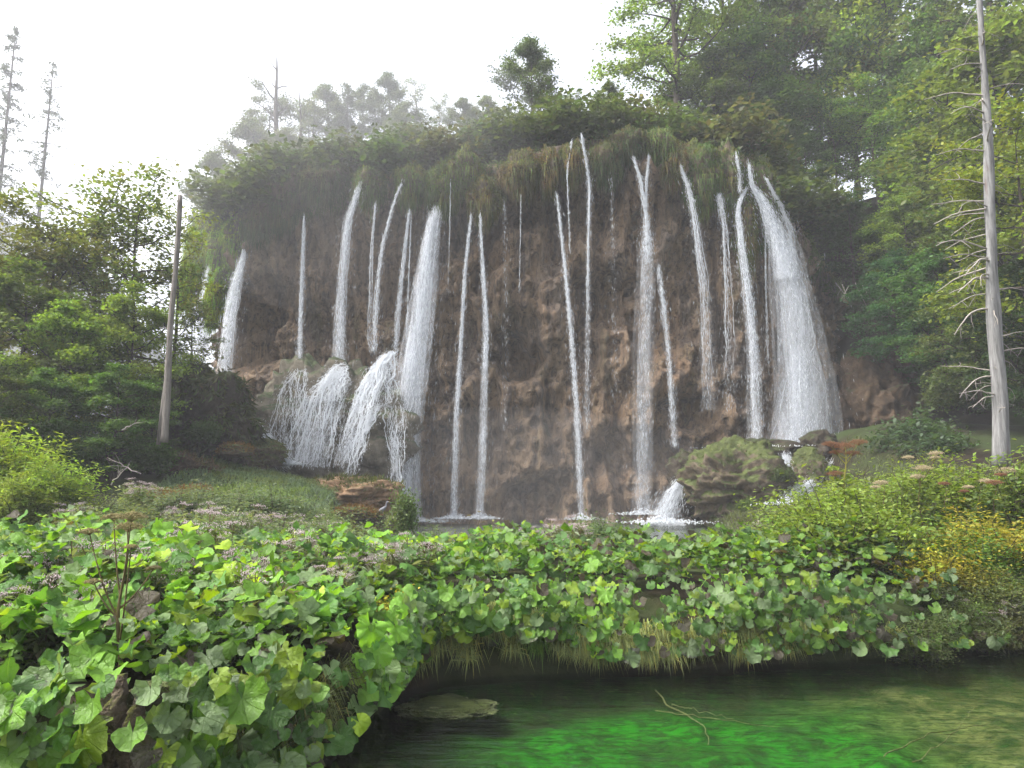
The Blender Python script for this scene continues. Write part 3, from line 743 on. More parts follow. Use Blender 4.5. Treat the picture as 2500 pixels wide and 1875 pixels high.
for k_, (pth, lab) in enumerate([([(1492, 430), (1498, 650), (1502, 1000)], 'faint trickle over the big dark hollow'), ([(1232, 500), (1234, 700), (1236, 1050)], 'faint trickle right of the ragged twin stream'), ([(1048, 520), (1036, 640), (1022, 820)], 'loose drips along the left side of the broad fall')]):
    waterfall(lab, pth, [8, 20, 34], 230, 0, seed=70 + k_, fade=1.2, thin=.99)
# cascades over the tufa mound
def cascade(label, path, widths, drops, strands, Y, seed, veil=.3, splash=0, dsz=1.0):
    return waterfall(label, path, widths, int(drops * .8), int(strands * 4), yfun=Y, veil=veil * .4, thin=.6, seed=seed, splash=splash, dsz=dsz)
def cascade_fan(label, crest, foot, n, Y0, Y1, seed, bow=.5, drops=700):
    """thin rills spreading over rock from a crest line to a foot line (photograph pixels)"""
    r = np.random.default_rng(seed); G = Geo(); base = P((foot[0][0] + foot[-1][0]) / 2, foot[0][1], Y1)
    root = thing('cascade', label, 'waterfall', base)
    ip = lambda pts, t: np.array([np.interp(t, np.linspace(0, 1, len(pts)), [q[k] for q in pts]) for k in (0, 1)])
    for k in range(n):
        t = np.clip((k + r.uniform(-.6, 1.6)) / n, 0, 1); t2 = np.clip(t + r.normal(0, .07), 0, 1); a, b = ip(crest, t), ip(foot, t2)
        u0 = 0 if r.random() < .7 else r.uniform(.1, .5); u1 = 1 if r.random() < .7 else r.uniform(.5, .95)
        u = np.linspace(u0, u1, 34); ph = r.uniform(0, 60)
        wob = (vnoise(np.stack([u * 4 + ph, 0 * u, 0 * u], 1), seed) * 9.0 + vnoise(np.stack([u * 14 + ph, 0 * u, 0 * u + 5], 1), seed) * 3.0)
        x = a[0] + (b[0] - a[0]) * (u ** (1 - .45 * bow)) + wob; y = a[1] + (b[1] - a[1]) * (u ** (1 + .55 * bow))
        step = .35 * np.sin(u * 9 + ph); yy = Y0 + (Y1 - Y0) * u ** .8 + .08 * step
        w = np.array([P(xx, yv, d_) for xx, yv, d_ in zip(x, y, yy)])
        rad = (.006 + .030 * r.random() ** 3) * (.15 + 1.5 * np.abs(vnoise(np.stack([u * 9 + ph, 0 * u + 3, 0 * u], 1), seed + 1))) * np.sin(np.pi * np.clip((u - u0) / (u1 - u0), .03, .97)) ** .4
        V, Fc = tube(w - base, rad, 4, False); G.add(V, Fc)
        m = int(1.5 * drops) // n; i = r.integers(0, 33, m); f = r.random(m)[:, None]; q = w[i] * (1 - f) + w[i + 1] * f + r.normal(0, 1, (m, 3)) * np.where(r.random((m, 1)) < .7, .04, .16) - base
        d = unit(w[i + 1] - w[i] + r.normal(0, .03, (m, 3))); wz = .010 + .022 * r.random(m) ** 2
        V, Fc, C = scatter(DROP_V, DROP_F, q, frames(d, r.uniform(0, 6, m)), np.stack([wz, wz, wz * 4], 1), np.ones((m, 3))); G.add(V, Fc, C)
    o = link('rills', G.mesh('rills', M_WHITE), root); tag(o, kind='stuff'); return root
cascade_fan('leftmost fan of the cascade, standing apart by the brown rock', [(712, 915), (744, 900)], [(655, 1122), (756, 1124)], 26, 41.6, 40.0, 40, .7, 1500)
cascade_fan('wide left cascade fanning out below the misty fall', [(800, 935), (838, 884), (862, 940)], [(690, 1136), (755, 1140), (815, 1140)], 54, 41.4, 39.4, 41, .75, 3600)
cascade_fan('white burst at the top of the wide left cascade', [(812, 915), (848, 892)], [(770, 985), (842, 975)], 28, 41.4, 40.2, 42, .8, 1800)
cascade_fan('right cascade fanning out left of the broad fall', [(916, 905), (950, 865), (966, 856)], [(822, 1136), (850, 1110), (905, 1040)], 54, 41.5, 39.5, 43, .6, 3600)
cascade_fan('white burst where the thin fall strikes the mound', [(930, 880), (968, 854)], [(890, 975), (965, 985)], 28, 41.6, 40.3, 44, .6, 2000)
cascade_fan('low cascade running off the white ledge', [(895, 1028), (925, 988), (950, 980)], [(838, 1158), (862, 1165), (880, 1110)], 30, 40.4, 39.2, 45, .6, 1200)
cascade_fan('narrow rills between the white ledge and the broad fall', [(940, 982), (985, 995)], [(955, 1195), (985, 1200)], 20, 40.5, 39.6, 46, .2, 1200)
cascade('thin milky sheet over the left half of the mound', [(838, 900), (806, 970), (768, 1060), (742, 1134)], [30, 56, 84, 104], 500, 0, [41.6, 40.8, 40.0, 39.5], 47, .7)
cascade('thin milky sheet over the right half of the mound', [(950, 870), (918, 940), (876, 1030), (842, 1130)], [30, 56, 60, 56], 500, 0, [41.7, 41.0, 40.2, 39.6], 48, .7)
# channels
cascade('foaming side channel tumbling round the mossy hump', [(626, 1052), (650, 1075), (672, 1110), (705, 1134)], [30, 46, 36, 22], 3200, 14, [40.2, 39.8, 39.5, 39.2], 50, .8, 400)
cascade('white step of the side channel below the left corner', [(470, 905), (505, 935), (540, 962), (562, 985)], [30, 30, 34, 34], 1600, 8, [43.5, 43.0, 42.6, 42.2], 51, 1.0, 400)
cascade('little white step between the overhang and the brown rock', [(576, 1000), (588, 1022), (596, 1034)], [14, 18, 16], 500, 4, [42.0, 41.8, 41.6], 52, .5)
cascade('splashing cascade pouring off the mossy boulder into the pool', [(1672, 1152), (1655, 1190), (1636, 1232), (1616, 1275)], [10, 30, 56, 78], 3600, 14, [41.0, 40.4, 39.8, 39.2], 53, .6, 900)
cascade('short white drop between the mossy boulder and the low boulder', [(1918, 1112), (1924, 1140), (1934, 1192)], [32, 26, 24], 2000, 10, [39.6, 38.9, 38.4], 54, .7, 200)
cascade('right-hand outflow rushing down behind the umbel plant', [(2030, 1132), (2006, 1160), (1972, 1190), (1936, 1212), (1918, 1232)], [30, 24, 30, 34, 40], 3000, 14, [39.0, 38.3, 37.6, 37.0, 36.6], 55, .7, 300)
cascade('small white trickle far right among the herbs', [(2150, 1120), (2144, 1160), (2130, 1195)], [10, 14, 20], 500, 5, [39, 38.4, 37.8], 56, .3)
# foam line where the falls meet the pool
def foam(label, px0, px1, py, n, seed):
    r = np.random.default_rng(seed); a = P(px0, py, 1); 
    Yb = (CAM[2] - POOL_Z) / math.tan(math.atan((py - 937.5) / F) - PITCH)
    x0, x1 = (px0 - 1250) / F * Yb, (px1 - 1250) / F * Yb
    t = r.random(n); p = np.stack([x0 + (x1 - x0) * t, Yb + r.normal(0, .35, n), POOL_Z + np.abs(r.normal(0, .05, n))], 1)
    wz = .04 + .1 * r.random(n) ** 2
    M = frames(unit(r.normal(0, .3, (n, 3)) + np.array([0, 0, 1])), r.uniform(0, 6, n))
    V, Fc, C = scatter(DROP_V, DROP_F, p, M, np.stack([wz * 2.5, wz * 1.5, wz * .4], 1), np.ones((n, 3)))
    o = link('foam', make_mesh('foam', V, Fc, M_WHITE, False, C)); tag(o, label, kind='stuff')
foam('white foam where the broad fall strikes the pool', 1010, 1130, 1274, 2600, 1)
foam('foam line along the foot of the cliff', 1130, 1620, 1273, 2200, 2)
foam('foam patch under the splashing cascade', 1560, 1660, 1282, 1400, 3)

# ================================================================== trees
def polyline(start, d, length, n, r, bend=.18, up=0.0):
    pts = [np.array(start, float)]; d = unit(np.array(d, float)); st = length / n
    for _ in range(n):
        d = unit(d + r.normal(0, bend, 3) + np.array([0, 0, up])); pts.append(pts[-1] + d * st)
    return np.array(pts)

def leaf_cloud(centers, per, spread, size, r, flat=.5, tmpl=LEAF_V, droop=0.0, jitter=.55):
    n = len(centers) * per
    c = np.repeat(np.asarray(centers), per, 0)
    p = c + r.normal(0, 1, (n, 3)) * np.array([spread, spread, spread * flat])
    nm = unit(np.array([0, 0, 1.0]) + r.normal(0, jitter, (n, 3)))
    M = frames(nm, r.uniform(0, 6.28, n))
    if droop: p[:, 2] -= droop * np.abs(r.normal(0, 1, n))
    s = size * r.uniform(.6, 1.4, n)
    cl = np.repeat(r.uniform(.72, 1.28, (len(centers), 1)) * (1 + r.normal(0, .07, (len(centers), 3))), per, 0) * r.uniform(.75, 1.25, (n, 1))
    return scatter(tmpl, LEAF_F, p, M, s, np.clip(cl, .3, 1.9))

def broadleaf(seed, H, tr, cb, cr, limbs=20, subs=5, per=10, spread=.42, size=.2, flat=.4, shape='round', rise=.5, twist=.1, sparse=0.0):
    """trunk mesh and crown mesh, base at the origin, H tall"""
    r = np.random.default_rng(seed); G = Geo(); cents = []
    n = 12; tp = np.zeros((n + 1, 3)); tp[:, 2] = np.linspace(-.6, H * .96, n + 1)
    w = np.cumsum(r.normal(0, twist * H / n * .35, (n + 1, 2)), 0); w -= w[0]; tp[:, :2] = w
    tr_ = tr * (1 - np.linspace(0, 1, n + 1)) ** .75 + .02
    tr_[0] *= 1.5
    V, Fc = tube(tp, tr_, 8); G.add(V, Fc)
    for i in range(limbs):
        f = (i + r.random()) / limbs; t = cb + (.98 - cb) * f
        z = t * H; b = np.array([np.interp(z, tp[:, 2], tp[:, 0]), np.interp(z, tp[:, 2], tp[:, 1]), z])
        if shape == 'round': prof = math.sin(math.pi * (.22 + .70 * f)) ** .8
        elif shape == 'cone': prof = (1 - f) ** .8 + .08
        else: prof = .75 + .25 * math.sin(math.pi * f)
        L = cr * prof * r.uniform(.65, 1.12); az = i * 2.39996 + r.normal(0, .4)
        el = rise * (.4 + 1.0 * f) + r.normal(0, .12)
        d = np.array([math.cos(az) * math.cos(el), math.sin(az) * math.cos(el), math.sin(el)])
        pl = polyline(b, d, L, 6, r, .16, .03)
        rb = tr * .42 * (1 - t) ** .5 * (L / cr) + .018
        V, Fc = tube(pl, np.linspace(rb, .012, 7), 5, False); G.add(V, Fc)
        for k in range(subs):
            g_ = (k + 1) / subs; j = 1 + g_ * 5; a = pl[int(min(j, 5))] * (1 - (j % 1)) + pl[min(int(j) + 1, 6)] * (j % 1)
            d2 = unit(unit(pl[-1] - pl[0]) + r.normal(0, .75, 3) * np.array([1, 1, .4]))
            sl = polyline(a, d2, L * r.uniform(.22, .45), 3, r, .25, -.02)
            V, Fc = tube(sl, np.linspace(.018 + rb * .25, .006, 4), 3, False); G.add(V, Fc)
            if r.random() > sparse: cents += [sl[1], sl[2], sl[3]]
        if r.random() > sparse: cents += [pl[-1], pl[-2]]
    trunk = G.mesh('trunk', M_BARK, True)
    V, Fc, C = leaf_cloud(np.array(cents), per, spread, size, r, flat)
    crown = make_mesh('crown', V, Fc, M_LEAF, False, C)
    return dict(trunk=trunk, crown=crown, H=float(np.percentile(V[:, 2], 99.7)), cr=cr)

def shrub(seed, H=2.4, rad=1.5, stems=14, per=14, spread=.22, size=.13, flat=.7, tmpl=LEAF_V, upright=.5, sub=3):
    r = np.random.default_rng(seed); G = Geo(); cents = []
    for i in range(stems):
        az = r.uniform(0, 6.28); out = r.uniform(.05, 1) ** .6
        d = np.array([math.cos(az) * out * rad / H, math.sin(az) * out * rad / H, upright + .5])
        L = H * r.uniform(.7, 1.05) * (1 - .25 * out)
        pl = polyline((r.normal(0, .1 * rad), r.normal(0, .1 * rad), -.2), d, L, 6, r, .1, 0)
        V, Fc = tube(pl, np.linspace(.022, .005, 7) * H / 2.4, 4, False); G.add(V, Fc)
        cents += list(pl[2:])
        for k in range(sub):
            a = pl[2 + (k % 4)]; sl = polyline(a, unit(d + r.normal(0, .8, 3)), L * .3, 3, r, .2)
            V, Fc = tube(sl, np.linspace(.01, .003, 4) * H / 2.4, 3, False); G.add(V, Fc); cents += list(sl[1:])
    st = G.mesh('stems', M_BARK, True)
    V, Fc, C = leaf_cloud(np.array(cents), per, spread, size, r, flat, tmpl)
    return dict(trunk=st, crown=make_mesh('foliage', V, Fc, M_LEAF, False, C), H=float(np.percentile(V[:, 2], 99.5)), cr=rad)

def spruce(seed, H=20, rad=2.2, whorls=34, cb=.25, dens=1.0, tr=.18, tuft=0):
    r = np.random.default_rng(seed); G = Geo(); L_ = Geo()
    tp = np.array([[.02 * H * math.sin(z * 2.1) * .2, 0, z * H] for z in np.linspace(-.03, 1, 14)])
    V, Fc = tube(tp, tr * (1 - np.linspace(0, 1, 14)) ** .8 + .015, 7); G.add(V, Fc)
    for i in range(whorls):
        f = i / (whorls - 1); z = H * (cb + (1 - cb) * f * .985)
        for k in range(r.integers(2, 6)):
            if r.random() > dens + .6 * f: continue
            az = r.uniform(0, 6.28); L = rad * (1 - f) ** .7 * r.uniform(.5, 1.1) + .25
            d = np.array([math.cos(az), math.sin(az), .12 - .25 * (1 - f)])
            pl = polyline((0, 0, z), d, L, 5, r, .07, -.03)
            V, Fc = tube(pl, np.linspace(.03, .006, 6), 3, False); G.add(V, Fc)
            m = int(10 + 34 * L * (.35 + dens * .65)); t = r.random(m) ** .75
            q = np.stack([np.interp(t * 5, np.arange(6), pl[:, a]) for a in range(3)], 1) + r.normal(0, .06, (m, 3)) * np.array([1, 1, .5]) * (1 + L * .6)
            q[:, 2] -= np.abs(r.normal(0, .12, m))
            M = frames(unit(r.normal(0, .5, (m, 3)) + np.array([0, 0, 1])), az + r.normal(0, .8, m))
            V, Fc, C = scatter(LEAF_V, LEAF_F, q, M, .22 * r.uniform(.6, 1.4, m)[:, None] * np.array([1, .5, 1]), np.ones((m, 3)) * r.uniform(.6, 1.3, (m, 1)))
            L_.add(V, Fc, C)
    return dict(trunk=G.mesh('trunk', M_BARK, True), crown=L_.mesh('crown', M_LEAF), H=H, cr=rad)

def plant_tree(name, label, var, x, y, H, color, cat='tree', rz=None, wide=1.0, lean=(0, 0), z=None, group=None, parts=('trunk', 'crown')):
    s = H / var['H']
    root = thing(name, label, cat, (x, y, gz(x, y) if z is None else z), 0 if rz is None else rz, (s * wide, s * wide, s), group)
    root.rotation_euler = (lean[0], lean[1], root.rotation_euler[2])
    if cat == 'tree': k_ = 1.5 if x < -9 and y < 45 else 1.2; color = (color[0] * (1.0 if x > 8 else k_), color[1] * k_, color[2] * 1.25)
    link(parts[0], var['trunk'], root); link(parts[1], var['crown'], root, color=color)
    return root

def tree_px(name, label, var, px, Y, top, color, base=None, **kw):
    """trunk foot under photograph column px at depth Y; crown top at row top"""
    x = Xat(px, 700, Y)
    z = gz(x, Y) if base is None else Zat(base, Y)
    H = Zat(top, Y) - z
    return plant_tree(name, label, var, x, Y, H, color, z=z, **kw)

B1 = broadleaf(1, 20, .42, .10, 6.8, 38, 4, 34, .55, .33, .34, 'round', .30, .1, .08)
B2 = broadleaf(2, 16, .28, .06, 5.4, 34, 4, 32, .52, .31, .36, 'round', .34, .1, .08)
B3 = broadleaf(3, 14, .22, .08, 4.6, 30, 5, 26, .50, .28, .30, 'col', .24)
B4 = broadleaf(4, 12, .14, .22, 2.8, 22, 5, 16, .50, .22, .28, 'col', .22, .14, .12)
B5 = broadleaf(5, 10, .15, .02, 4.0, 34, 4, 34, .40, .25, .36, 'round', .40)
B5b = broadleaf(8, 10, .15, .02, 4.2, 32, 4, 34, .42, .25, .30, 'round', .26)
B6 = broadleaf(6, 18, .30, .10, 5.6, 34, 4, 32, .55, .32, .32, 'round', .26, .12, .1)
TH = broadleaf(7, 12, .12, .28, 2.4, 18, 4, 14, .45, .21, .33, 'col', .40, .16, .25)
S1 = shrub(11, 2.4, 1.5, 18, 18); S2 = shrub(12, 2.0, 1.8, 20, 18, .26, .15, .6, LEAF_V, .35)
S3 = shrub(13, 2.6, 1.2, 16, 18, .24, .15, .8, LEAF_V, .9)
WI = shrub(14, 2.4, 1.6, 60, 18, .13, .13, 1.0, BLADE_V * np.array([1, 1.5, 1]), .8, 3)
HB1 = shrub(15, 2.2, 1.7, 34, 18, .20, .095, .6, LEAF_V * np.array([1, .8, 1]), .45)
HB2 = shrub(16, 2.2, 1.4, 30, 18, .18, .09, .7, LEAF_V * np.array([1, .7, 1]), .7)
SP1 = spruce(21, 20, 2.1, 36, .12, .95); SP2 = spruce(22, 20, 2.2, 30, .30, .30, .16)

DK = (0.045, 0.068, 0.022); MD = (0.075, 0.11, 0.03); LT = (0.14, 0.18, 0.04); YG = (0.19, 0.21, 0.035); GY = (0.10, 0.12, 0.065); OL = (0.12, 0.125, 0.04); BR = (0.15, 0.21, 0.035)

T = tree_px
# ---- wood on the right, from the cliff top to the frame edge
T('beech_tree', 'tall beech with a thick dark trunk at the right end of the cliff top', B1, 1668, 54, -190, (0.14, 0.17, 0.04), base=300)
T('beech_tree', 'tall yellow green tree just right of the thick-trunked beech', B6, 1800, 58, -160, LT, base=330)
T('beech_tree', 'olive tree standing between two pale gaps of sky near the top edge', B2, 1930, 60, -120, OL, base=350)
T('beech_tree', 'tall tree in the middle of the hillside wood reaching past the top edge', B6, 2060, 60, -200, MD, base=400)
T('beech_tree', 'yellowing tree whose crown touches the top edge left of the bare trunk', B2, 2220, 56, -140, YG, base=420)
T('beech_tree', 'tall dark tree directly behind the top of the bare grey trunk', B1, 2360, 54, -260, MD, base=450, wide=.8)
T('beech_tree', 'olive tree at the upper right corner behind the bare trunk', B6, 2500, 48, -220, OL, base=420)
T('beech_tree', 'dark broad tree filling the shade right of the moss dome', B5, 1900, 53, 205, DK, base=470)
T('beech_tree', 'small dark round tree above the right end of the falls', B5, 1985, 51.5, 330, DK, base=530)
T('maple_tree', 'bright green spreading tree with a forked dark trunk on the ridge', B3, 2160, 52, 215, (0.10, 0.15, 0.03), base=490, wide=1.15)
T('beech_tree', 'dark tree behind the forked ridge tree', B2, 2290, 52, 120, DK, base=500)
T('beech_tree', 'mid green tree left of the bare trunk at half its height', B3, 2350, 46, 350, MD, base=640)
T('maple_tree', 'yellow green spray of foliage on the slope beside the bare trunk', B5b, 2225, 43, 470, (0.12, 0.15, 0.03), base=700, wide=1.1)
T('maple_tree', 'dark shrubby tree just right of the broad veil fall', B5, 2085, 46.5, 480, DK, base=690, wide=1.1)
T('maple_tree', 'blue green drooping tree over the dark hollow', B5b, 2180, 42, 620, (0.035, 0.075, 0.028), base=880, wide=1.05)
T('maple_tree', 'fresh green tree leaning out above the brown earth', B5, 2290, 39, 610, (0.065, 0.115, 0.03), base=930, wide=1.1)
T('maple_tree', 'olive shrubby tree touching the left side of the bare trunk', B5b, 2370, 36, 640, (0.095, 0.11, 0.03), base=960)
T('maple_tree', 'yellow leaved tree behind the bare trunk at the right edge', B3, 2520, 30, 300, (0.15, 0.16, 0.025), base=900)
T('maple_tree', 'dark green bush tree filling the right edge behind the bare trunk', B5, 2500, 32, 640, DK, base=1040)
T('maple_tree', 'low dark thicket under the hillside trees by the brown earth', B5b, 2340, 42, 800, DK, base=1000, wide=1.3)
T('maple_tree', 'dark green thicket above the black hollow in the rock', B5, 2130, 47.5, 640, DK, base=800)
T('beech_tree', 'slim dark tree in the gap between forked tree and veil fall', TH, 2060, 53, 250, DK, base=500)
T('beech_tree', 'dull green tree low behind the forked ridge tree, left side', B2, 2110, 58, 60, MD, base=470)
T('beech_tree', 'olive crown right of the thick-trunked beech, under the yellow green tree', B5, 1760, 54, 130, (0.075, 0.09, 0.03), base=350, wide=1.15)
T('beech_tree', 'dark crown between moss dome and the olive tree at the top edge', B5b, 1860, 56, 90, MD, base=410, wide=1.2)
T('beech_tree', 'brownish crown above the forked ridge tree', B2, 2020, 62, -40, (0.10, 0.095, 0.03), base=430)
T('beech_tree', 'light green crown between the forked ridge tree and the bare trunk', B5, 2270, 48, 330, (0.09, 0.115, 0.03), base=620, wide=1.2)
T('maple_tree', 'dark green crown just left of the bare trunk near the top', B2, 2330, 50, 60, MD, base=560)
T('maple_tree', 'yellow green crown cut by the right edge near the top', B5b, 2490, 40, 60, (0.12, 0.135, 0.03), base=560, wide=1.2)
T('maple_tree', 'olive crown at the right edge at mid height', B5, 2460, 38, 420, (0.085, 0.10, 0.03), base=860, wide=1.1)
T('maple_tree', 'deep green crown over the shaded brown slope', B5b, 2260, 44, 700, (0.04, 0.065, 0.022), base=950, wide=1.2)
T('maple_tree', 'deep green crown above the broad heap of brown earth', B5b, 2420, 37, 760, (0.045, 0.07, 0.024), base=1010, wide=1.15)
# ---- trees on the cliff top
T('ash_tree', 'round dense grey green tree alone on the middle of the cliff top', B5, 1300, 55, 105, (0.06, 0.085, 0.045), base=340, wide=.95)
T('ash_tree', 'full leafy tree left of the gap on the cliff top', B5, 940, 56, 185, (0.06, 0.08, 0.045), base=370, wide=.85)
T('ash_tree', 'slender thin-crowned tree beside the full leafy one', TH, 1010, 55, 195, GY, base=370)
T('ash_tree', 'low airy tree right of the slender thin-crowned one', B4, 1070, 54, 235, GY, base=380)
T('ash_tree', 'small loose tree between the round tree and the beech', B4, 1410, 54, 225, GY, base=330)
T('ash_tree', 'small leafy tree at the left shoulder of the round tree', B5, 1190, 54, 240, GY, base=370)
T('ash_tree', 'thin grey tree behind the bare dead tree', B4, 740, 53, 240, GY, base=420)
T('ash_tree', 'bushy grey green tree at the left corner of the cliff top', B5, 600, 52.5, 300, (0.07, 0.085, 0.04), base=560, wide=.95)
T('ash_tree', 'airy tree hanging over the mossy left corner of the cliff', B5, 510, 52, 380, (0.075, 0.095, 0.035), base=600, wide=.85)
T('ash_tree', 'leafy tree in the haze below the bare dead tree', B5, 690, 51.5, 320, (0.08, 0.09, 0.045), base=480, wide=1.1)
T('ivy_clad_tree', 'narrow ivy-covered stump standing like a column on the cliff top', broadleaf(31, 8, .2, .05, .75, 26, 3, 10, .22, .2, 1.0, 'col', .2, .05), 832, 54, 203, (0.04, 0.055, 0.035), base=390)
T('ash_tree', 'pale leafy tree between bare dead tree and ivy-covered stump', B5, 785, 55, 215, (0.07, 0.09, 0.05), base=400, wide=1.0)
T('ash_tree', 'rounded tree just right of the ivy-covered stump', B5b, 875, 57, 215, (0.06, 0.08, 0.045), base=380, wide=.9)
T('ash_tree', 'bushy tree under the slender thin-crowned tree', B5b, 985, 53.5, 255, (0.07, 0.09, 0.045), base=380, wide=1.1)
T('ash_tree', 'low bushy tree above the narrow twin falls', B5, 1130, 53, 245, (0.065, 0.085, 0.04), base=370, wide=1.0)
T('ash_tree', 'low bushy tree at the right foot of the round tree', B5b, 1370, 53.5, 235, (0.065, 0.085, 0.04), base=340, wide=.9)
T('ash_tree', 'leafy tree filling the gap left of the thick-trunked beech', B5, 1500, 54, 205, (0.075, 0.10, 0.04), base=320, wide=1.0)
T('ash_tree', 'tall hazy tree behind the short bare tree', B3, 640, 55, 215, (0.07, 0.085, 0.05), base=480, wide=.8)
# ---- left side
T('spruce_tree', 'dark spruce cut off by the left edge', SP1, -30, 60, 60, (0.04, 0.055, 0.038), base=1000, wide=.9)
T('spruce_tree', 'tall spindly spruce with a tufted top at the upper left', SP2, 75, 62, 148, (0.045, 0.06, 0.045), base=1000)
T('birch_tree', 'slim tree in front of the pale sky left of the dead pole', B4, 330, 37, 425, (0.075, 0.10, 0.03), base=1080)
T('birch_tree', 'loose airy tree right of the spindly spruce', B4, 235, 38, 445, (0.085, 0.105, 0.03), base=1090, wide=1.25)
T('birch_tree', 'olive tree under the spindly spruce', B3, 130, 36, 510, (0.075, 0.085, 0.025), base=1100)
T('birch_tree', 'brownish green tree at the left edge below the dark spruce', B3, 20, 35, 520, (0.075, 0.08, 0.028), base=1110)
T('birch_tree', 'thin tree glimpsed right of the dead pole', TH, 440, 41, 500, (0.10, 0.12, 0.03), base=1000)
T('maple_tree', 'dense green tree at mid height on the left edge', B5b, 70, 32, 650, (0.06, 0.085, 0.024), base=1130, wide=1.05)
T('maple_tree', 'bright green tree between the dead pole and the left edge', B5, 190, 31, 745, (0.095, 0.145, 0.028), base=1140, wide=.95)
T('maple_tree', 'light green tree just left of the dead pole', B5b, 335, 33.5, 700, (0.10, 0.14, 0.03), base=1100, wide=.85)
T('maple_tree', 'dark green shrubby tree low behind the willow bush', B5, 150, 28.5, 905, (0.04, 0.075, 0.022), base=1170, wide=1.1)
T('maple_tree', 'dark green shrubby tree at the foot of the dead pole', B5b, 310, 29.5, 895, (0.045, 0.085, 0.024), base=1160, wide=1.15)
T('maple_tree', 'low dark tree right behind the foot of the dead pole', B5, 395, 32, 920, (0.035, 0.055, 0.02), base=1130, wide=1.0)
T('maple_tree', 'leafy sapling hanging in front of the far left falls', B4, 480, 41.5, 740, (0.055, 0.08, 0.035), base=985, wide=1.3)
T('maple_tree', 'dark undergrowth tree at the left edge above the willow bush', B5b, 0, 27, 880, (0.045, 0.06, 0.02), base=1170)
# bushes of the far left and the bright willows
SH = lambda lab, var, px, Y, top, c, base=None, nm='bush', **kw: T(nm, lab, var, px, Y, top, c, base=base, cat='bush', parts=('stems', 'foliage'), **kw)
SH('bright yellow green willow bush cut by the left edge', WI, 40, 21.5, 1055, (0.20, 0.27, 0.035), base=1290, nm='willow_bush', wide=1.1)
SH('second yellow green willow bush, rounder and lower', WI, 165, 21, 1130, (0.17, 0.25, 0.04), base=1290, nm='willow_bush', wide=1.25)
SH('small yellow green willow shoot between the two willow bushes', WI, 100, 20, 1165, (0.19, 0.25, 0.05), base=1290, nm='willow_bush', wide=1.3)
SH('green bush under the roots of the dead pole', S2, 400, 31, 1075, (0.06, 0.11, 0.025), base=1150)
SH('small green bush on top of the dark overhanging rock', S2, 520, 37, 955, (0.045, 0.065, 0.022), base=1040, wide=1.1)
SH('leafy bush in front of the black hollow', S2, 520, 34.5, 1020, (0.05, 0.085, 0.026), base=1075)
SH('upright leafy bush standing in front of the broad fall', S3, 1003, 22.5, 1195, (0.09, 0.13, 0.045), base=1320, wide=.62)
SH('small leafy bush on the brown earth below the wood', S2, 2190, 36, 1005, (0.05, 0.085, 0.035), base=1120, wide=1.0)
SH('second small bush on the brown earth, lower and farther right', S2, 2245, 34, 1045, (0.05, 0.085, 0.035), base=1130, wide=1.2)
SH('tiny light bush in the shade above the brown earth', S2, 2290, 38, 920, (0.08, 0.11, 0.03), base=990)
SH('tuft of green leaves on the side of the big mossy boulder', S2, 1872, 37.4, 1135, (0.07, 0.10, 0.035), base=1175, wide=1.2)
SH('green leafy tuft at the foot of the big mossy boulder', S2, 1795, 37.0, 1215, (0.08, 0.12, 0.03), base=1245, wide=.9)
# ---- shrubs along the cliff top (each described by what stands over or under it)
r5 = np.random.default_rng(77)
TOPS = [(560, 470, 'above the left moss slope'), (610, 440, 'above the bright left corner fall'), (660, 410, 'below the bare dead tree'), (715, 400, 'above the slender pale fall'), (770, 385, 'left of the ivy-covered stump'), (825, 375, 'at the foot of the ivy-covered stump'),
        (880, 370, 'above the misty forked fall'), (935, 365, 'at the foot of the full leafy tree'), (985, 360, 'above the arching jet'), (1040, 345, 'above the broad plunging fall'), (1095, 335, 'right above the broad plunging fall'), (1150, 325, 'above the narrow twin falls'),
        (1205, 315, 'left of the round cliff-top tree'), (1260, 305, 'under the round cliff-top tree'), (1320, 300, 'right of the round cliff-top tree'), (1375, 292, 'above the slim middle fall'), (1430, 285, 'over the highest trickle'), (1485, 280, 'right of the highest trickle'),
        (1540, 285, 'over the left prong of the forked fall'), (1600, 292, 'over the right prong of the forked fall'), (1655, 300, 'at the foot of the thick-trunked beech'), (1715, 310, 'right of the thick-trunked beech'), (1770, 330, 'above the sparse dripping fall'), (1830, 345, 'behind the moss dome'), (1885, 375, 'behind the right shoulder of the moss dome'), (1940, 470, 'beside the right end of the moss dome')]
for i, (a, b, lab) in enumerate(TOPS):
    Y = 46.2 + r5.uniform(-.3, 1.2); v_ = (S1, S2, S3)[i % 3]
    c = np.array([(0.055, 0.075, 0.03), (0.07, 0.095, 0.035), (0.075, 0.08, 0.04), (0.06, 0.095, 0.03)][i % 4])
    SH(f'{("grey green", "leafy green", "dull olive", "fresh green")[i % 4]} shrub {lab}', v_, a + r5.uniform(-12, 12), Y, b - r5.uniform(10, 40), tuple(c), base=b + 85, nm='shrub', rz=r5.uniform(0, 6), wide=1.35)

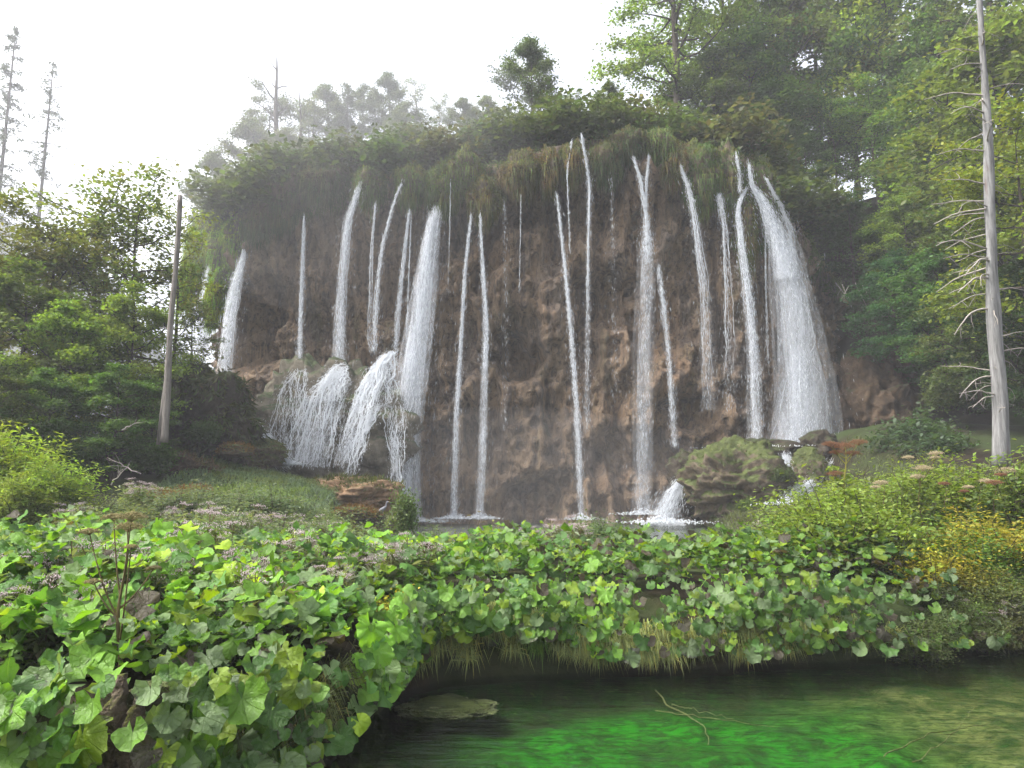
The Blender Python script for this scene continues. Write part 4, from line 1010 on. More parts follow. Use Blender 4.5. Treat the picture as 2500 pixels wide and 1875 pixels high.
# ---- curtains of moss and grass hanging from the lip
def hanging_moss(label, px, top, bot, w, color, n=1500, yo=-2.0, seed=0, spread=.35, blade=.62, Y=None, mound_c=None, lean=0.0):
    r = np.random.default_rng(seed + 400)
    Yc = (face_y(Xat(px, 500, 46)) + yo) if Y is None else Y
    c = P(px, (top + bot) / 2, Yc); hw = w / F * Yc / 2; hh = abs(Zat(top, Yc) - Zat(bot, Yc)) / 2
    root = thing('hanging_moss', label, 'moss', c, group='moss curtains along the lip of the falls')
    V, Fc = icosphere(3); nz = fbm(V * 2.2 + seed, 4, seed, .55) * .28
    prof = np.where(V[:, 2] < 0, 1 + .55 * V[:, 2], 1.0)            # tapers to a tongue below
    W_ = V * (1 + nz)[:, None] * np.stack([hw * .8 * prof, np.full(len(V), 1.0) * prof, np.full(len(V), hh * .92)], 1)
    W_[:, 0] += lean * W_[:, 2]
    link('cushion', make_mesh('cushion', W_, Fc, M_ROCKMOSS, True), root)
    i = r.choice(np.where(V[:, 1] < .45)[0], n)
    p = W_[i]; out = unit(V[i] * np.array([1, 1, .4]))
    L = blade * r.uniform(.4, 1.25, n) * (.7 + .5 * (V[i, 2] < 0))
    G = Geo()
    p1 = p + out * (.10 + .22 * L[:, None]) + np.array([0, 0, -.12]) * L[:, None] + r.normal(0, .05, (n, 3))
    p2 = p1 + np.stack([r.normal(0, .08, n), r.normal(0, .06, n) - .03, -L], 1)
    sd = unit(np.cross(p2 - p, r.normal(0, 1, (n, 3)))) * (.010 + .016 * r.random(n))[:, None]
    Vb = np.stack([p - sd, p + sd, p1 - sd * .9, p1 + sd * .9, p2], 1).reshape(-1, 3)
    f = np.array([[0, 1, 3], [0, 3, 2], [2, 3, 4]]); Fb = (f[None] + (np.arange(n) * 5)[:, None, None]).reshape(-1, 3)
    dry = (vnoise(p * 1.3 + seed, seed) > .15)[:, None] * np.array([.45, .12, .1])
    cc = np.repeat(np.clip((1 + dry) * r.uniform(.5, 1.4, (n, 1)) * (1 + r.normal(0, .14, (n, 3))), .2, 2), 5, 0)
    o = link('strands', make_mesh('strands', Vb, Fb, M_MOSS, False, cc), root, color=color); tag(o, kind='stuff')
    return root
BG_, GG, DG, VG = (0.13, 0.13, 0.055), (0.105, 0.145, 0.045), (0.075, 0.10, 0.045), (0.15, 0.25, 0.03)
HM = [('grey green moss curtain above the slender pale fall', 700, 400, 540, 130, DG, 1500), ('hazy moss curtain left of the misty forked fall', 790, 390, 500, 120, DG, 1500), ('moss tongue between the misty fall and the arching jet', 905, 410, 530, 70, GG, 1300),
      ('broad bright green moss tongue left of the broad plunging fall', 1085, 400, 525, 90, (0.085, 0.125, 0.03), 2000), ('dull green moss cushion over the thin left fall', 1005, 400, 520, 70, GG, 1300), ('brown green grass tongue over the narrow twin falls', 1185, 430, 540, 70, (0.11, 0.115, 0.04), 1600),
      ('long grass curtain over the drip line', 1130, 370, 480, 90, GG, 1300), ('shaggy moss curtain left of the bare tan knob', 1275, 370, 500, 85, BG_, 1600), ('grey moss fringe left of the slim middle fall', 1340, 360, 480, 40, BG_, 900), ('moss tongue between highest trickle and slim fall', 1395, 350, 470, 55, BG_, 1300),
      ('dark moss fringe right of the highest trickle', 1475, 350, 450, 90, DG, 1400), ('mossy brow above the forked fall', 1535, 320, 400, 80, DG, 1100), ('small brown moss hook right of the forked fall', 1640, 370, 470, 55, BG_, 1100),
      ('large green grass curtain at the right, second from the moss dome', 1715, 345, 520, 95, (0.085, 0.13, 0.04), 2400), ('green grass curtain right beside the moss dome', 1775, 350, 545, 70, (0.085, 0.12, 0.04), 1900), ('small moss fringe between the forked fall and the slanting fall', 1610, 320, 400, 70, GG, 1000)]
HM += [('olive moss brow on the smooth ledge beside the left corner fall', 655, 460, 590, 110, DG, 1700), ('thin moss fringe left of the slender pale fall', 625, 520, 620, 60, DG, 1000)]
for k, (lab, a, t_, b, w, c, n) in enumerate(HM): hanging_moss(lab, a, t_, b - (k * 37 % 5) * 7, w * 1.25, tuple(.95 * q for q in c), int(n * 1.5), seed=k)
hanging_moss('vivid green moss dome under the right falls', 1850, 375, 600, 110, (0.075, 0.115, 0.025), 3600, yo=-1.7, seed=30, blade=.5)
hanging_moss('pale grass tongue hanging below the moss dome', 1818, 470, 660, 50, (0.11, 0.13, 0.04), 1500, yo=-1.9, seed=31, blade=.7)
for k, (a, b, w, t_, Y, lab) in enumerate([(500, 640, 60, 520, 48.4, 'vivid green moss slope at the far left corner of the cliff'), (545, 670, 50, 500, 48.0, 'second vivid green moss ridge at the left corner'), (585, 620, 50, 500, 47.7, 'green moss ridge beside the bright left corner fall'), (470, 720, 40, 600, 49.2, 'lowest green moss ridge on the outline of the left corner'), (535, 760, 30, 640, 47.6, 'yellow green moss rib between two left corner rills')]):
    hanging_moss(lab, a, t_, b + (b - t_) * .25, w * 1.7, VG, 3200, Y=Y - .9, seed=40 + k, blade=.5, lean=.16)

# ---- dead trees
def dead_trunk(name, label, px, Y, base, pxt, top, r0, r1, k=14, seed=0, mat=None):
    r = np.random.default_rng(seed)
    a = P(px, base, Y); b = P(pxt, top, Y); n = 40
    t = np.linspace(0, 1, n); rel = (b - a)[None] * t[:, None]
    rel[:, 0] += .10 * np.sin(t * 7 + seed) * t * (1 - t) * 2
    rad = r0 + (r1 - r0) * t ** .85; rad *= 1 + .2 * np.exp(-t * 26)
    V, Fc = tube(rel, rad, k)
    th = np.arctan2(V[:, 1], V[:, 0]); 
    cidx = np.repeat(np.arange(n), k); ax = np.concatenate([rel[cidx], rel[:1], rel[-1:]])
    dv = V - ax; nz = fbm(np.stack([dv[:, 0] * 5, dv[:, 1] * 5, V[:, 2] * .5], 1) + seed, 3, seed)
    V = ax + dv * (1 + .26 * nz)[:, None]
    root = thing(name, label, 'dead tree', a)
    link('trunk', make_mesh('trunk', V, Fc, mat or M_DEAD, True), root)
    return root, rel, rad

def branch_mesh(r, L, droop, twigs, r0=.03, name='branch'):
    G = Geo(); pl = polyline((0, 0, 0), (1, r.normal(0, .1), .15), L, 8, r, .10, droop)
    V, Fc = tube(pl, np.linspace(r0, .006, 9), 4, False); G.add(V, Fc)
    for k in range(twigs):
        j = r.integers(2, 8); sl = polyline(pl[j], unit(pl[j] - pl[j - 1] + r.normal(0, .5, 3)), L * r.uniform(.15, .35), 4, r, .15, droop)
        V, Fc = tube(sl, np.linspace(r0 * .45, .004, 5), 3, False); G.add(V, Fc)
    return G.mesh(name, M_TWIG, True)

rd = np.random.default_rng(5)
root, rel, rad = dead_trunk('dead_tree', 'tall bleached grey bare trunk full of broken branches by the right edge', 2448, 19, 1140, 2388, -60, .195, .075, 16, 3)
BM = [branch_mesh(rd, 1.0, d, t, .02) for d, t in ((-.03, 2), (-.08, 3), (.02, 2), (-.12, 4), (-.02, 1), (-.16, 3))]
def branches(root, rel, rad, specs):
    for (f, az, L, m) in specs:
        i = f * (len(rel) - 1); p = np.array([np.interp(i, np.arange(len(rel)), rel[:, k]) for k in range(3)])
        rr = np.interp(i, np.arange(len(rel)), rad)
        p = p + np.array([math.cos(az), math.sin(az), 0]) * rr * .8
        link('branch', BM[m], root, p, (rd.uniform(-.4, .4), 0, az), (L, L, L))
sp = []
for k in range(64):
    f = .10 + .88 * (k + rd.random()) / 64; left = rd.random() < .58
    az = (math.pi if left else 0) + rd.normal(0, .55)
    sp.append((f, az, rd.uniform(.25, 1.0) * (1.25 - .4 * f) * (1.7 if left and .35 < f < .85 else 1.1), int(rd.integers(0, 6))))
sp += [(.13, math.pi + .1, 1.0, 3), (.17, math.pi - .2, 1.2, 5), (.30, math.pi, 1.5, 5), (.36, math.pi + .2, 1.6, 3), (.42, math.pi - .1, 1.7, 1), (.40, math.pi + .3, 1.4, 0), (.50, math.pi, 1.5, 4), (.62, math.pi, 1.3, 0), (.70, math.pi + .1, 1.35, 1), (.15, 0.1, .7, 5)]
branches(root, rel, rad, sp)
root, rel, rad = dead_trunk('dead_tree', 'slender grey dead pole with a broken top and split foot, left of the cliff', 400, 29, 1080, 440, 478, .145, .085, 12, 8, M_POLE)
V, Fc = tube(np.array([[-.22, 0, -.1], [-.12, -.05, 1.6], [-.02, -.04, 3.4], [.06, 0, 4.8]]), [.09, .08, .06, .025], 8); link('split_stem', make_mesh('split_stem', V, Fc, M_POLE, True), root)
branches(root, rel, rad, [(.62, 2.8, .35, 4), (.70, .2, .3, 0), (.35, .4, .5, 1), (.8, 3.3, .25, 4), (.45, 2.9, .4, 2)])
# bare dead tree on the cliff top
def bare_tree(name, label, px, Y, base, pxt, top, r0, seed, fork=True, n=9):
    r = np.random.default_rng(seed); a = P(px, base, Y); b = P(pxt, top, Y) - a
    root = thing(name, label, 'dead tree', a); H = b[2]
    t = np.linspace(0, 1, 14)[:, None]; pl = b[None] * t + np.stack([.12 * np.sin(t[:, 0] * 6 + seed), 0 * t[:, 0], 0 * t[:, 0]], 1)
    V, Fc = tube(pl, r0 * (1 - t[:, 0]) ** .8 + .02, 7); link('trunk', make_mesh('trunk', V, Fc, M_BARK, True), root)
    for k in range(n):
        f = r.uniform(.35, .92); p = pl[int(f * 13)]; az = r.choice([0, math.pi]) + r.normal(0, .5)
        d = np.array([math.cos(az), math.sin(az), r.uniform(.5, 1.4)]); s = polyline(p, d, H * r.uniform(.12, .32) * (1.2 - f), 6, r, .16, .05)
        G = Geo(); V, Fc = tube(s, np.linspace(r0 * .3, .012, 7), 4, False); G.add(V, Fc)
        for q in range(3):
            u = polyline(s[2 + q], d + r.normal(0, .6, 3), H * .06, 3, r, .2); V, Fc = tube(u, np.linspace(.018, .006, 4), 3, False); G.add(V, Fc)
        link('branch', G.mesh('branch', M_BARK, True), root)
    return root
root = bare_tree('dead_tree', 'bare dead tree with a thin forked top on the hazy cliff top', 682, 52.5, 430, 672, 125, .26, 2)
s = polyline(np.array([0, 0, 5.6]), (-.9, 0, .75), 2.6, 6, np.random.default_rng(3), .1, .06); s[:, 0] -= .1
V, Fc = tube(s, np.linspace(.10, .02, 7), 5, False); link('branch', make_mesh('branch', V, Fc, M_BARK, True), root)
bare_tree('dead_tree', 'short bare tree right of the forked dead tree on the cliff top', 728, 52.5, 400, 735, 222, .14, 5, n=6)
bare_tree('dead_tree', 'thin bare sapling leaning left on the cliff-top corner', 650, 51.5, 400, 588, 268, .07, 7, n=7)
bare_tree('dead_tree', 'thin bare stem left of the ivy-covered stump', 770, 53, 380, 765, 240, .06, 9, n=5)
# fallen bare boughs at the left
for k, (a, b, Y, lab) in enumerate([((270, 1185), (310, 1130), 25.5, 'pale crooked bough sticking up right of the willow bush'), ((345, 1160), (262, 1118), 27, 'thin bare bough lying in the dark under the left trees'), ((300, 1050), (345, 1022), 27.5, 'grey bare twig bough in front of the dark left shrubs')]):
    p0, p1 = P(*a, Y), P(*b, Y); r = np.random.default_rng(k + 3); root = thing('fallen_bough', lab, 'branch', p0)
    t = np.linspace(0, 1, 9)[:, None]; pl = (p1 - p0) * t + np.cumsum(r.normal(0, .03, (9, 3)), 0)
    V, Fc = tube(pl, np.linspace(.024, .008, 9), 5); link('bough', make_mesh('bough', V, Fc, M_TWIG, True), root)
    for q in range(4):
        s = polyline(pl[3 + q], (p1 - p0) + r.normal(0, .5, 3), .5, 4, r, .15); V, Fc = tube(s, np.linspace(.009, .003, 5), 3, False); link('twig', make_mesh('twig', V, Fc, M_TWIG, True), root)
# hanging roots right of the veil fall
for k in range(5):
    p0 = P(2040 + k * 16, 690 + 4 * (k % 3), 44.2); r = np.random.default_rng(k + 90)
    root = thing('hanging_root', f'{("outer left", "second", "middle", "fourth", "outer right")[k]} pale root hanging from the rock right of the veil fall', 'root', p0, group='pale roots by the veil fall')
    pl = polyline((0, 0, 0), (r.normal(0, .3), -.2, -1), 1.3 + .4 * (k == 3), 7, r, .12, -.05); V, Fc = tube(pl, np.linspace(.035, .01, 8), 4, False); link('root_strand', make_mesh('root_strand', V, Fc, M_TWIG, True), root)
    pl = polyline(pl[3], (r.normal(0, .6), -.1, -1), .7, 5, r, .15); V, Fc = tube(pl, np.linspace(.018, .006, 6), 3, False); link('rootlet', make_mesh('rootlet', V, Fc, M_TWIG, True), root)

# ---- far wood on the hill beyond the valley (one hazy mass)
rf = np.random.default_rng(9); n = 420; G = Geo()
x = rf.uniform(-110, -50, n); y = rf.uniform(95, 150, n); z = ground(x, y); V0, F0 = icosphere(1)
for i in range(n):
    h = rf.uniform(4, 7); V = V0 * (1 + .28 * fbm(V0 * 2.6 + i, 3, i))[:, None] * np.array([h * .5, h * .5, h * .8]); G.add(V + np.array([x[i], y[i], z[i] + h * .5]), F0, np.ones(3) * rf.uniform(.7, 1.3))
o = link('far_wood', G.mesh('far_wood', M_LEAF, True), color=(0.04, 0.06, 0.025)); tag(o, 'distant wooded hill seen beyond the valley', kind='stuff')
# ================================================================== plants of the bank and meadow
# ---- butterbur leaves
def butterbur_leaf(seed, rings=4, seg=34, stalk=True):
    r = np.random.default_rng(seed); ph, ph2, ph3 = r.uniform(0, 6.28, 3)
    notch = r.uniform(.35, .8)
    th = np.linspace(-math.pi + notch * .5, math.pi - notch * .5, seg)
    lob = np.abs(np.sin(2.5 * th + .3 * math.sin(ph))) ** .6
    out = (.43 + .08 * np.cos(th) + .07 * lob + .035 * np.sin(3 * th + ph) + .022 * np.sin(11 * th + ph2)) * (1 - .16 * np.exp(-((np.abs(th) - math.pi) / .4) ** 2)) + r.normal(0, .014, seg) + .018 * (np.arange(seg) % 2)
    cup = r.uniform(-.7, 1.0); wav = r.uniform(.08, .2); fold = r.uniform(-.45, .45); curl = r.normal(0, .35, 3)
    V = [[0, 0, 0]]; pol = [[0, 0, 0]]
    for q in range(1, rings + 1):
        f = q / rings; rr = out * f
        x = rr * np.cos(th); y = rr * np.sin(th)
        z = cup * rr ** 2 + wav * f ** 2 * np.sin(3 * th + ph) * .7 + .45 * wav * f ** 3 * np.sin(7 * th + ph3) + .02 * f ** 3 * np.sin(13 * th + ph2) + fold * np.abs(y) * f - .22 * np.maximum(x, 0) ** 2 - .018 * np.cos(9 * th) * f
        z += f ** 3 * .16 * (curl[0] * np.exp(-((th - 1.2) / .5) ** 2) + curl[1] * np.exp(-((th + 1.6) / .5) ** 2) + curl[2] * np.exp(-(th / .5) ** 2))
        V += np.stack([x, y, z], 1).tolist(); pol += np.stack([th, np.full(seg, f), 0 * th], 1).tolist()
    Fc = []
    for j in range(seg - 1): Fc.append([0, 1 + j, 2 + j])
    for q in range(1, rings):
        a, b = 1 + (q - 1) * seg, 1 + q * seg
        for j in range(seg - 1): Fc += [[a + j, b + j, b + j + 1], [a + j, b + j + 1, a + j + 1]]
    V = np.array(V); Fc = np.array(Fc); pol = np.array(pol)
    if stalk:
        sv, sf = tube(np.array([[0, 0, -.005], [-.03, 0, -.35], [-.10, .02, -.9]]), [.014, .017, .02], 3, False)
        pol = np.concatenate([pol, np.zeros((len(sv), 3))]); Fc = np.concatenate([Fc, sf + len(V)]); V = np.concatenate([V, sv])
    return V, Fc, pol

def add_polar(me, pol):
    a = me.attributes.new('polar', 'FLOAT_VECTOR', 'POINT'); a.data.foreach_set('vector', np.asarray(pol, np.float32).ravel())

BV = []
for k in range(16):
    V, Fc, pol = butterbur_leaf(k + 1); me = make_mesh('leaf', V, Fc, M_BUTTER, True, np.ones((len(V), 3))); add_polar(me, pol); BV.append(me)
BL = [butterbur_leaf(k + 30, 2, 15, False) for k in range(10)]

rb = np.random.default_rng(2024)
N = 46000
bx = rb.uniform(-13, 11, N); by = rb.uniform(4.9, 25, N)
NC = 2300                                        # leaves hanging down the front of the bank
bx[:NC] = np.where(rb.random(NC) < .42, rb.uniform(-5.2, -1.4, NC), rb.uniform(-1.6, 7.6, NC))
by[:NC] = np.interp(bx[:NC], EX, EY) + rb.uniform(-.1, .6, NC)
ed = np.interp(bx, EX, EY); d = by - ed
keep = d > -.15
# the bed: everywhere on the bank except the meadow on the far left, the herb slope on the right and the pool edge
keep &= by < np.interp(bx, [-13, -8, -5, 0, 6, 9], [17.5, 20, 23.2, 24.0, 23.0, 19])
keep &= bx < np.interp(by, [10, 13, 17, 22, 25], [8.6, 8.2, 7.0, 7.4, 7.0])
keep &= bx > np.interp(by, [5, 8, 12, 18, 25], [-5, -7, -10, -13, -14])
# thin out evenly by distance
keep &= rb.random(N) < np.interp(by, [5, 8, 14, 25], [1.0, .9, .75, .55])
# dark gaps
gap = fbm(np.stack([bx * .9, by * .9, 0 * bx], 1), 2, 91); keep &= (gap > np.where(bx > -1, -.8, -.5))
keep[NC:] &= (d[NC:] > 1.2) | (rb.random(N - NC) < .55)
isc = np.zeros(N, bool); isc[:NC] = True; keep &= ~isc | (gap > -.22)
stp = P(300, 1800, 5.75); keep &= ~((np.abs(bx - stp[0]) < .13) & (by < 6.2))
isc = isc[keep]
bx, by, d = bx[keep], by[keep], d[keep]
nb = len(bx)
gzv = ground(bx, by)
sizeb = (.12 + .25 * rb.random(nb) ** 1.8) * np.interp(by, [5, 8, 11, 25], [1.0, .92, .82, .95]) * np.where(bx > .5, .92, 1.0)
hgt = np.clip(rb.normal(.40, .17, nb), .10, .85) * np.interp(by, [14, 22], [1, .7]) * sstep(-.2, 1.4, d) + .10 + .30 * fbm(np.stack([bx * .7, by * .7, 0 * bx], 1), 3, 17) * sstep(.4, 2, d)
edge = sstep(1.1, .1, d)                       # leaves hanging over the front of the bank
low = rb.random(nb)
bz = gzv + hgt - edge * .05
lowest = np.interp(bx, [-5, -2.0, -1.4, -1.0, .6, 1.2, 8], [.35, .32, .5, .76, .66, .34, .26])
bz = np.where(isc, lowest + (1.35 - lowest) * rb.random(nb) ** 1.2, bz)
bz = bz - .18 * sstep(16, 22, by)
bz = np.maximum(bz, lowest)
byy = by - edge * rb.uniform(.1, .55, nb)
# towards the open water: gradient of the edge line
slope = (np.interp(bx + .3, EX, EY) - np.interp(bx - .3, EX, EY)) / .6
outx = np.where(bx < -1.2, np.clip(slope * .25, 0, 1.0), -np.clip(slope, -1, 1) * .3)
nrm = np.stack([rb.normal(0, .48, nb) + outx * edge * .9 + .05, rb.normal(-.22, .46, nb) - edge * .75, np.full(nb, 1.0) - .30 * edge], 1)
spin = rb.uniform(0, 6.28, nb)
# the tip of a hanging leaf points down and out
Mb = frames(nrm, spin)
tipd = unit(np.stack([outx + rb.normal(0, .5, nb), -1 + rb.normal(0, .5, nb), -.6 + 0 * bx], 1))
zax = unit(nrm); xax = unit(tipd - (tipd * zax).sum(1, keepdims=True) * zax); Mt = np.stack([xax, np.cross(zax, xax), zax], -1)
Mb = np.where((edge > .4)[:, None, None], Mt, Mb)
bpos = np.stack([bx + outx * edge * .3, byy, bz], 1)
# colours: bright on the left, darker and mottled with rot on the right of the bank
rt = sstep(-.5, 3.0, bx)
g1 = np.array([0.115, 0.235, 0.025]); g2 = np.array([0.065, 0.15, 0.028]); g3 = np.array([0.19, 0.285, 0.018]); g4 = np.array([0.14, 0.21, 0.085])
pk = rb.random(nb)
bc = np.where((pk < .36)[:, None], g1, np.where((pk < .66)[:, None], g2, np.where((pk < .80)[:, None], g3, g4)))
bc = bc * (1.28 - .48 * rt[:, None]) * rb.uniform(.65, 1.25, (nb, 1)) * (1 + .35 * fbm(np.stack([bx * .45, by * .45, 0 * bx], 1), 2, 66))[:, None]
dead = rb.random(nb) < .03 + .10 * rt
bc[dead] = np.array([0.06, 0.047, 0.03]) * rb.uniform(.6, 1.3, (dead.sum(), 1))
rotten = np.clip(rb.normal(.05, .25, nb) + .42 * rt, 0, 1)
# the 300 leaves largest in the picture are parts of their plants; the rest is one mass
pr = project(bpos); vis = (pr[:, 0] > -40) & (pr[:, 0] < 2540) & (pr[:, 1] < 1930)
app = np.where(vis, sizeb / pr[:, 2] * np.where(dead, .6, 1), 0)
CL = [(-3.6, 6.4, 'butterbur plant with the largest leaves in the lower left corner'), (-2.6, 7.4, 'bright butterbur plant right of the tall dry umbel stalk'), (-2.1, 8.9, 'butterbur plant hanging over the left end of the water'), (-4.9, 8.6, 'pale butterbur plant behind the dry umbel stalk'), (-3.2, 10.6, 'butterbur plant among pink flowers at the bend of the bank'),
      (-1.2, 11.4, 'butterbur plant above the grassy overhang at the bend'), (.1, 11.7, 'butterbur plant with blue grey leaves above the grass fringe'), (1.5, 11.9, 'butterbur plant overhanging the dark water left of the middle'), (2.9, 12.0, 'mottled butterbur plant in the middle of the right bank'), (4.3, 12.3, 'butterbur plant drooping low to the water on the right bank'), (5.7, 12.8, 'mottled butterbur plant at the right end of the bank'), (7.0, 13.2, 'last butterbur plant beside the brushwood at the right'), (-5.5, 12.0, 'butterbur plant at the left edge below the willow bushes'), (-.5, 13.4, 'sunlit butterbur plant on top of the middle bank')]
cen = np.array([c[:2] for c in CL])
roots = [thing('butterbur_plant', lab, 'plant', (a, b, gz(a, b)), group='butterbur plants on the bank') for a, b, lab in CL]
near = np.argmin(((bpos[:, None, :2] - cen[None]) ** 2).sum(2), 1); order0 = np.argsort(-app); cnt = np.zeros(len(CL), int); first = []
for i in order0:
    if app[i] <= 0: break
    if cnt[near[i]] < 24 and ((bpos[i, :2] - cen[near[i]]) ** 2).sum() < 4: first.append(i); cnt[near[i]] += 1
    if len(first) >= 298: break
first = np.array(first); which = near[first]; order = np.concatenate([first, np.setdiff1d(np.arange(nb), first)])
import mathutils
for i, wch in zip(first, which):
    rt_ = roots[wch]; o = link('leaf', BV[int(i) % 16], rt_)
    m = mathutils.Matrix(Mb[i].tolist()).to_4x4(); s_ = float(sizeb[i]) * 1.12
    o.location = (mathutils.Vector(bpos[i].tolist()) - rt_.location); o.rotation_euler = m.to_euler(); o.scale = (s_, s_, s_)
    o.color = tuple(float(v) for v in bc[i]) + (float(rotten[i]),)
rest = order[len(first):]; G = Geo(); PL = []
fr_ = by[rest] > 13.0; BF = [butterbur_leaf(k + 50, 1, 11, False) for k in range(10)]
for k in range(20):
    ii = rest[~fr_][k::10] if k < 10 else rest[fr_][k - 10::10]; V, Fc, pol = BL[k] if k < 10 else BF[k - 10]
    a, b, c = scatter(V, Fc, bpos[ii], Mb[ii], sizeb[ii], bc[ii]); G.add(a, b, c); PL.append(np.tile(pol, (len(ii), 1)))
me = G.mesh('butterbur_leaves', M_BUTTER, True); add_polar(me, np.concatenate(PL))
o = link('butterbur_leaves', me, color=(1, 1, 1, .12)); tag(o, 'mass of smaller butterbur leaves covering the bank', kind='stuff')

# ---- grass hanging from the undercut bank
def blades(n, p, d0, L, wid, r, sag):
    d = unit(d0); p1 = p + d * (L * .5)[:, None]; p2 = p1 + unit(d + np.array([0, 0, -1.0]) * sag) * (L * .5)[:, None]
    sd = unit(np.cross(d + 1e-3, r.normal(0, 1, (n, 3)))) * wid[:, None]
    V = np.stack([p - sd, p + sd, p1 - sd * .8, p1 + sd * .8, p2], 1).reshape(-1, 3)
    f = np.array([[0, 1, 3], [0, 3, 2], [2, 3, 4]]); return V, (f[None] + (np.arange(n) * 5)[:, None, None]).reshape(-1, 3)
TU = [(-2.2, 8.0, 'short grass tuft at the left bend of the water'), (-1.7, 10.1, 'brown grass tuft in the corner of the bank'), (-1.15, 10.65, 'grass tuft left of the tallest hanging tuft'), (-.6, 10.8, 'tall pale green grass tuft hanging to the water'), (-.05, 10.95, 'grass tuft right of the tall hanging tuft'), (.45, 11.0, 'bright green grass tuft low over the water'), (.95, 11.1, 'grass tuft under the blue grey butterbur'),
      (1.5, 11.15, 'yellowish grass tuft mid bank'), (2.1, 11.3, 'dark grass tuft under the drooping leaves'), (2.9, 11.4, 'dark grass fringe left of the floating leaf'), (3.7, 11.6, 'dark grass fringe right of the floating leaf'), (4.6, 11.8, 'thin grass fringe near the right end'), (5.6, 12.0, 'last grass fringe before the brushwood'), (-2.9, 5.9, 'dry grass tuft in the lower left corner'), (-2.5, 6.6, 'dry grass tuft below the lowest left leaves'), (-3.6, 5.6, 'grass tuft at the bottom edge beside the stump')]
for k, (a, b, lab) in enumerate(TU):
    r = np.random.default_rng(k + 500); n = 1100; nc = 9
    cx = a + r.normal(0, .25, nc); czc = r.uniform(.25, .85, nc) if k < 6 else r.uniform(.18, .52, nc); ci = r.integers(0, nc, n)
    ex = cx[ci] + r.normal(0, .035, n); ez = czc[ci] + r.normal(0, .02, n); ey = np.interp(ex, EX, EY) + np.interp(ez, [0, .3, .62, .8], [0, .1, .42, .8]) - .10
    sl = np.clip((np.interp(a + .3, EX, EY) - np.interp(a - .3, EX, EY)) / .6, -3, 3)
    outv = unit(np.array([sl if a < -1.2 else -sl * .3, -1.0, 0.0]))
    d0 = outv * .75 + np.stack([r.normal(0, .42, n), r.normal(0, .25, n), .55 + r.normal(0, .3, n)], 1)
    L = r.uniform(.25, .75, n) * (.6 + .5 * czc[ci]); V, Fc = blades(n, np.stack([ex, ey, ez], 1), d0, L, r.uniform(.004, .009, n), r, 2.0)
    base = np.array([a, float(np.interp(a, EX, EY)), .2])
    cc = np.repeat(np.where((r.random(n) < .15)[:, None], np.array([1.4, 1.1, .75]), np.array([1, 1, 1])) * r.uniform(.6, 1.3, (n, 1)), 5, 0)
    o = link('grass_tuft', make_mesh('grass_tuft', V - base, Fc, M_GRASS, False, cc), None, base, color=((0.26, 0.30, 0.11) if k not in (0, 1, 13, 14, 15) else (0.10, 0.12, 0.045)) if k not in (5,) else (0.12, 0.23, 0.04))
    tag(o, lab, 'grass', 'grass tufts on the water edge')

# ---- meadow grass on the far left slope and on the banks
rm = np.random.default_rng(64); n = 26000
x = rm.uniform(-16, -2.5, n); y = rm.uniform(17, 39, n); pz = ground(x, y); pr = project(np.stack([x, y, pz], 1))
k_ = (pr[:, 0] > -60) & (y > np.interp(x, [-16, -8, -5], [17, 19.5, 23])) & (pz > .5) & (x > -14.5 - (y - 30) * .1)
x, y, pz = x[k_], y[k_], pz[k_]; n = len(x)
d0 = np.stack([rm.normal(.1, .35, n), rm.normal(-.15, .35, n), np.full(n, .8)], 1); L = rm.uniform(.25, .6, n)
V, Fc = blades(n, np.stack([x, y, pz], 1), d0, L, rm.uniform(.012, .022, n), rm, .9)
pat = fbm(np.stack([x * .3, y * .3, 0 * x], 1), 3, 55)
cc = np.where((pat > .25)[:, None], np.array([.115, .15, .055]), np.where((pat < -.35)[:, None], np.array([.13, .19, .05]), np.array([.105, .155, .085]))) * rm.uniform(.7, 1.3, (n, 1))
o = link('meadow_grass', make_mesh('meadow_grass', V, Fc, M_GRASS, False, np.repeat(cc, 5, 0))); tag(o, 'blue green sedge grass on the slope left of the pool', kind='stuff')
n = 9000; x = rm.uniform(6.5, 19, n); y = rm.uniform(13, 40, n); pz = ground(x, y)
V, Fc = blades(n, np.stack([x, y, pz], 1), np.stack([rm.normal(0, .35, n), rm.normal(-.1, .35, n), np.full(n, .8)], 1), rm.uniform(.2, .5, n), rm.uniform(.01, .02, n), rm, .9)
o = link('bank_grass', make_mesh('bank_grass', V, Fc, M_GRASS, False, np.repeat(np.array([[.09, .105, .04]]) * rm.uniform(.6, 1.4, (n, 1)), 5, 0))); tag(o, 'rough grass between the herbs on the right slope', kind='stuff')

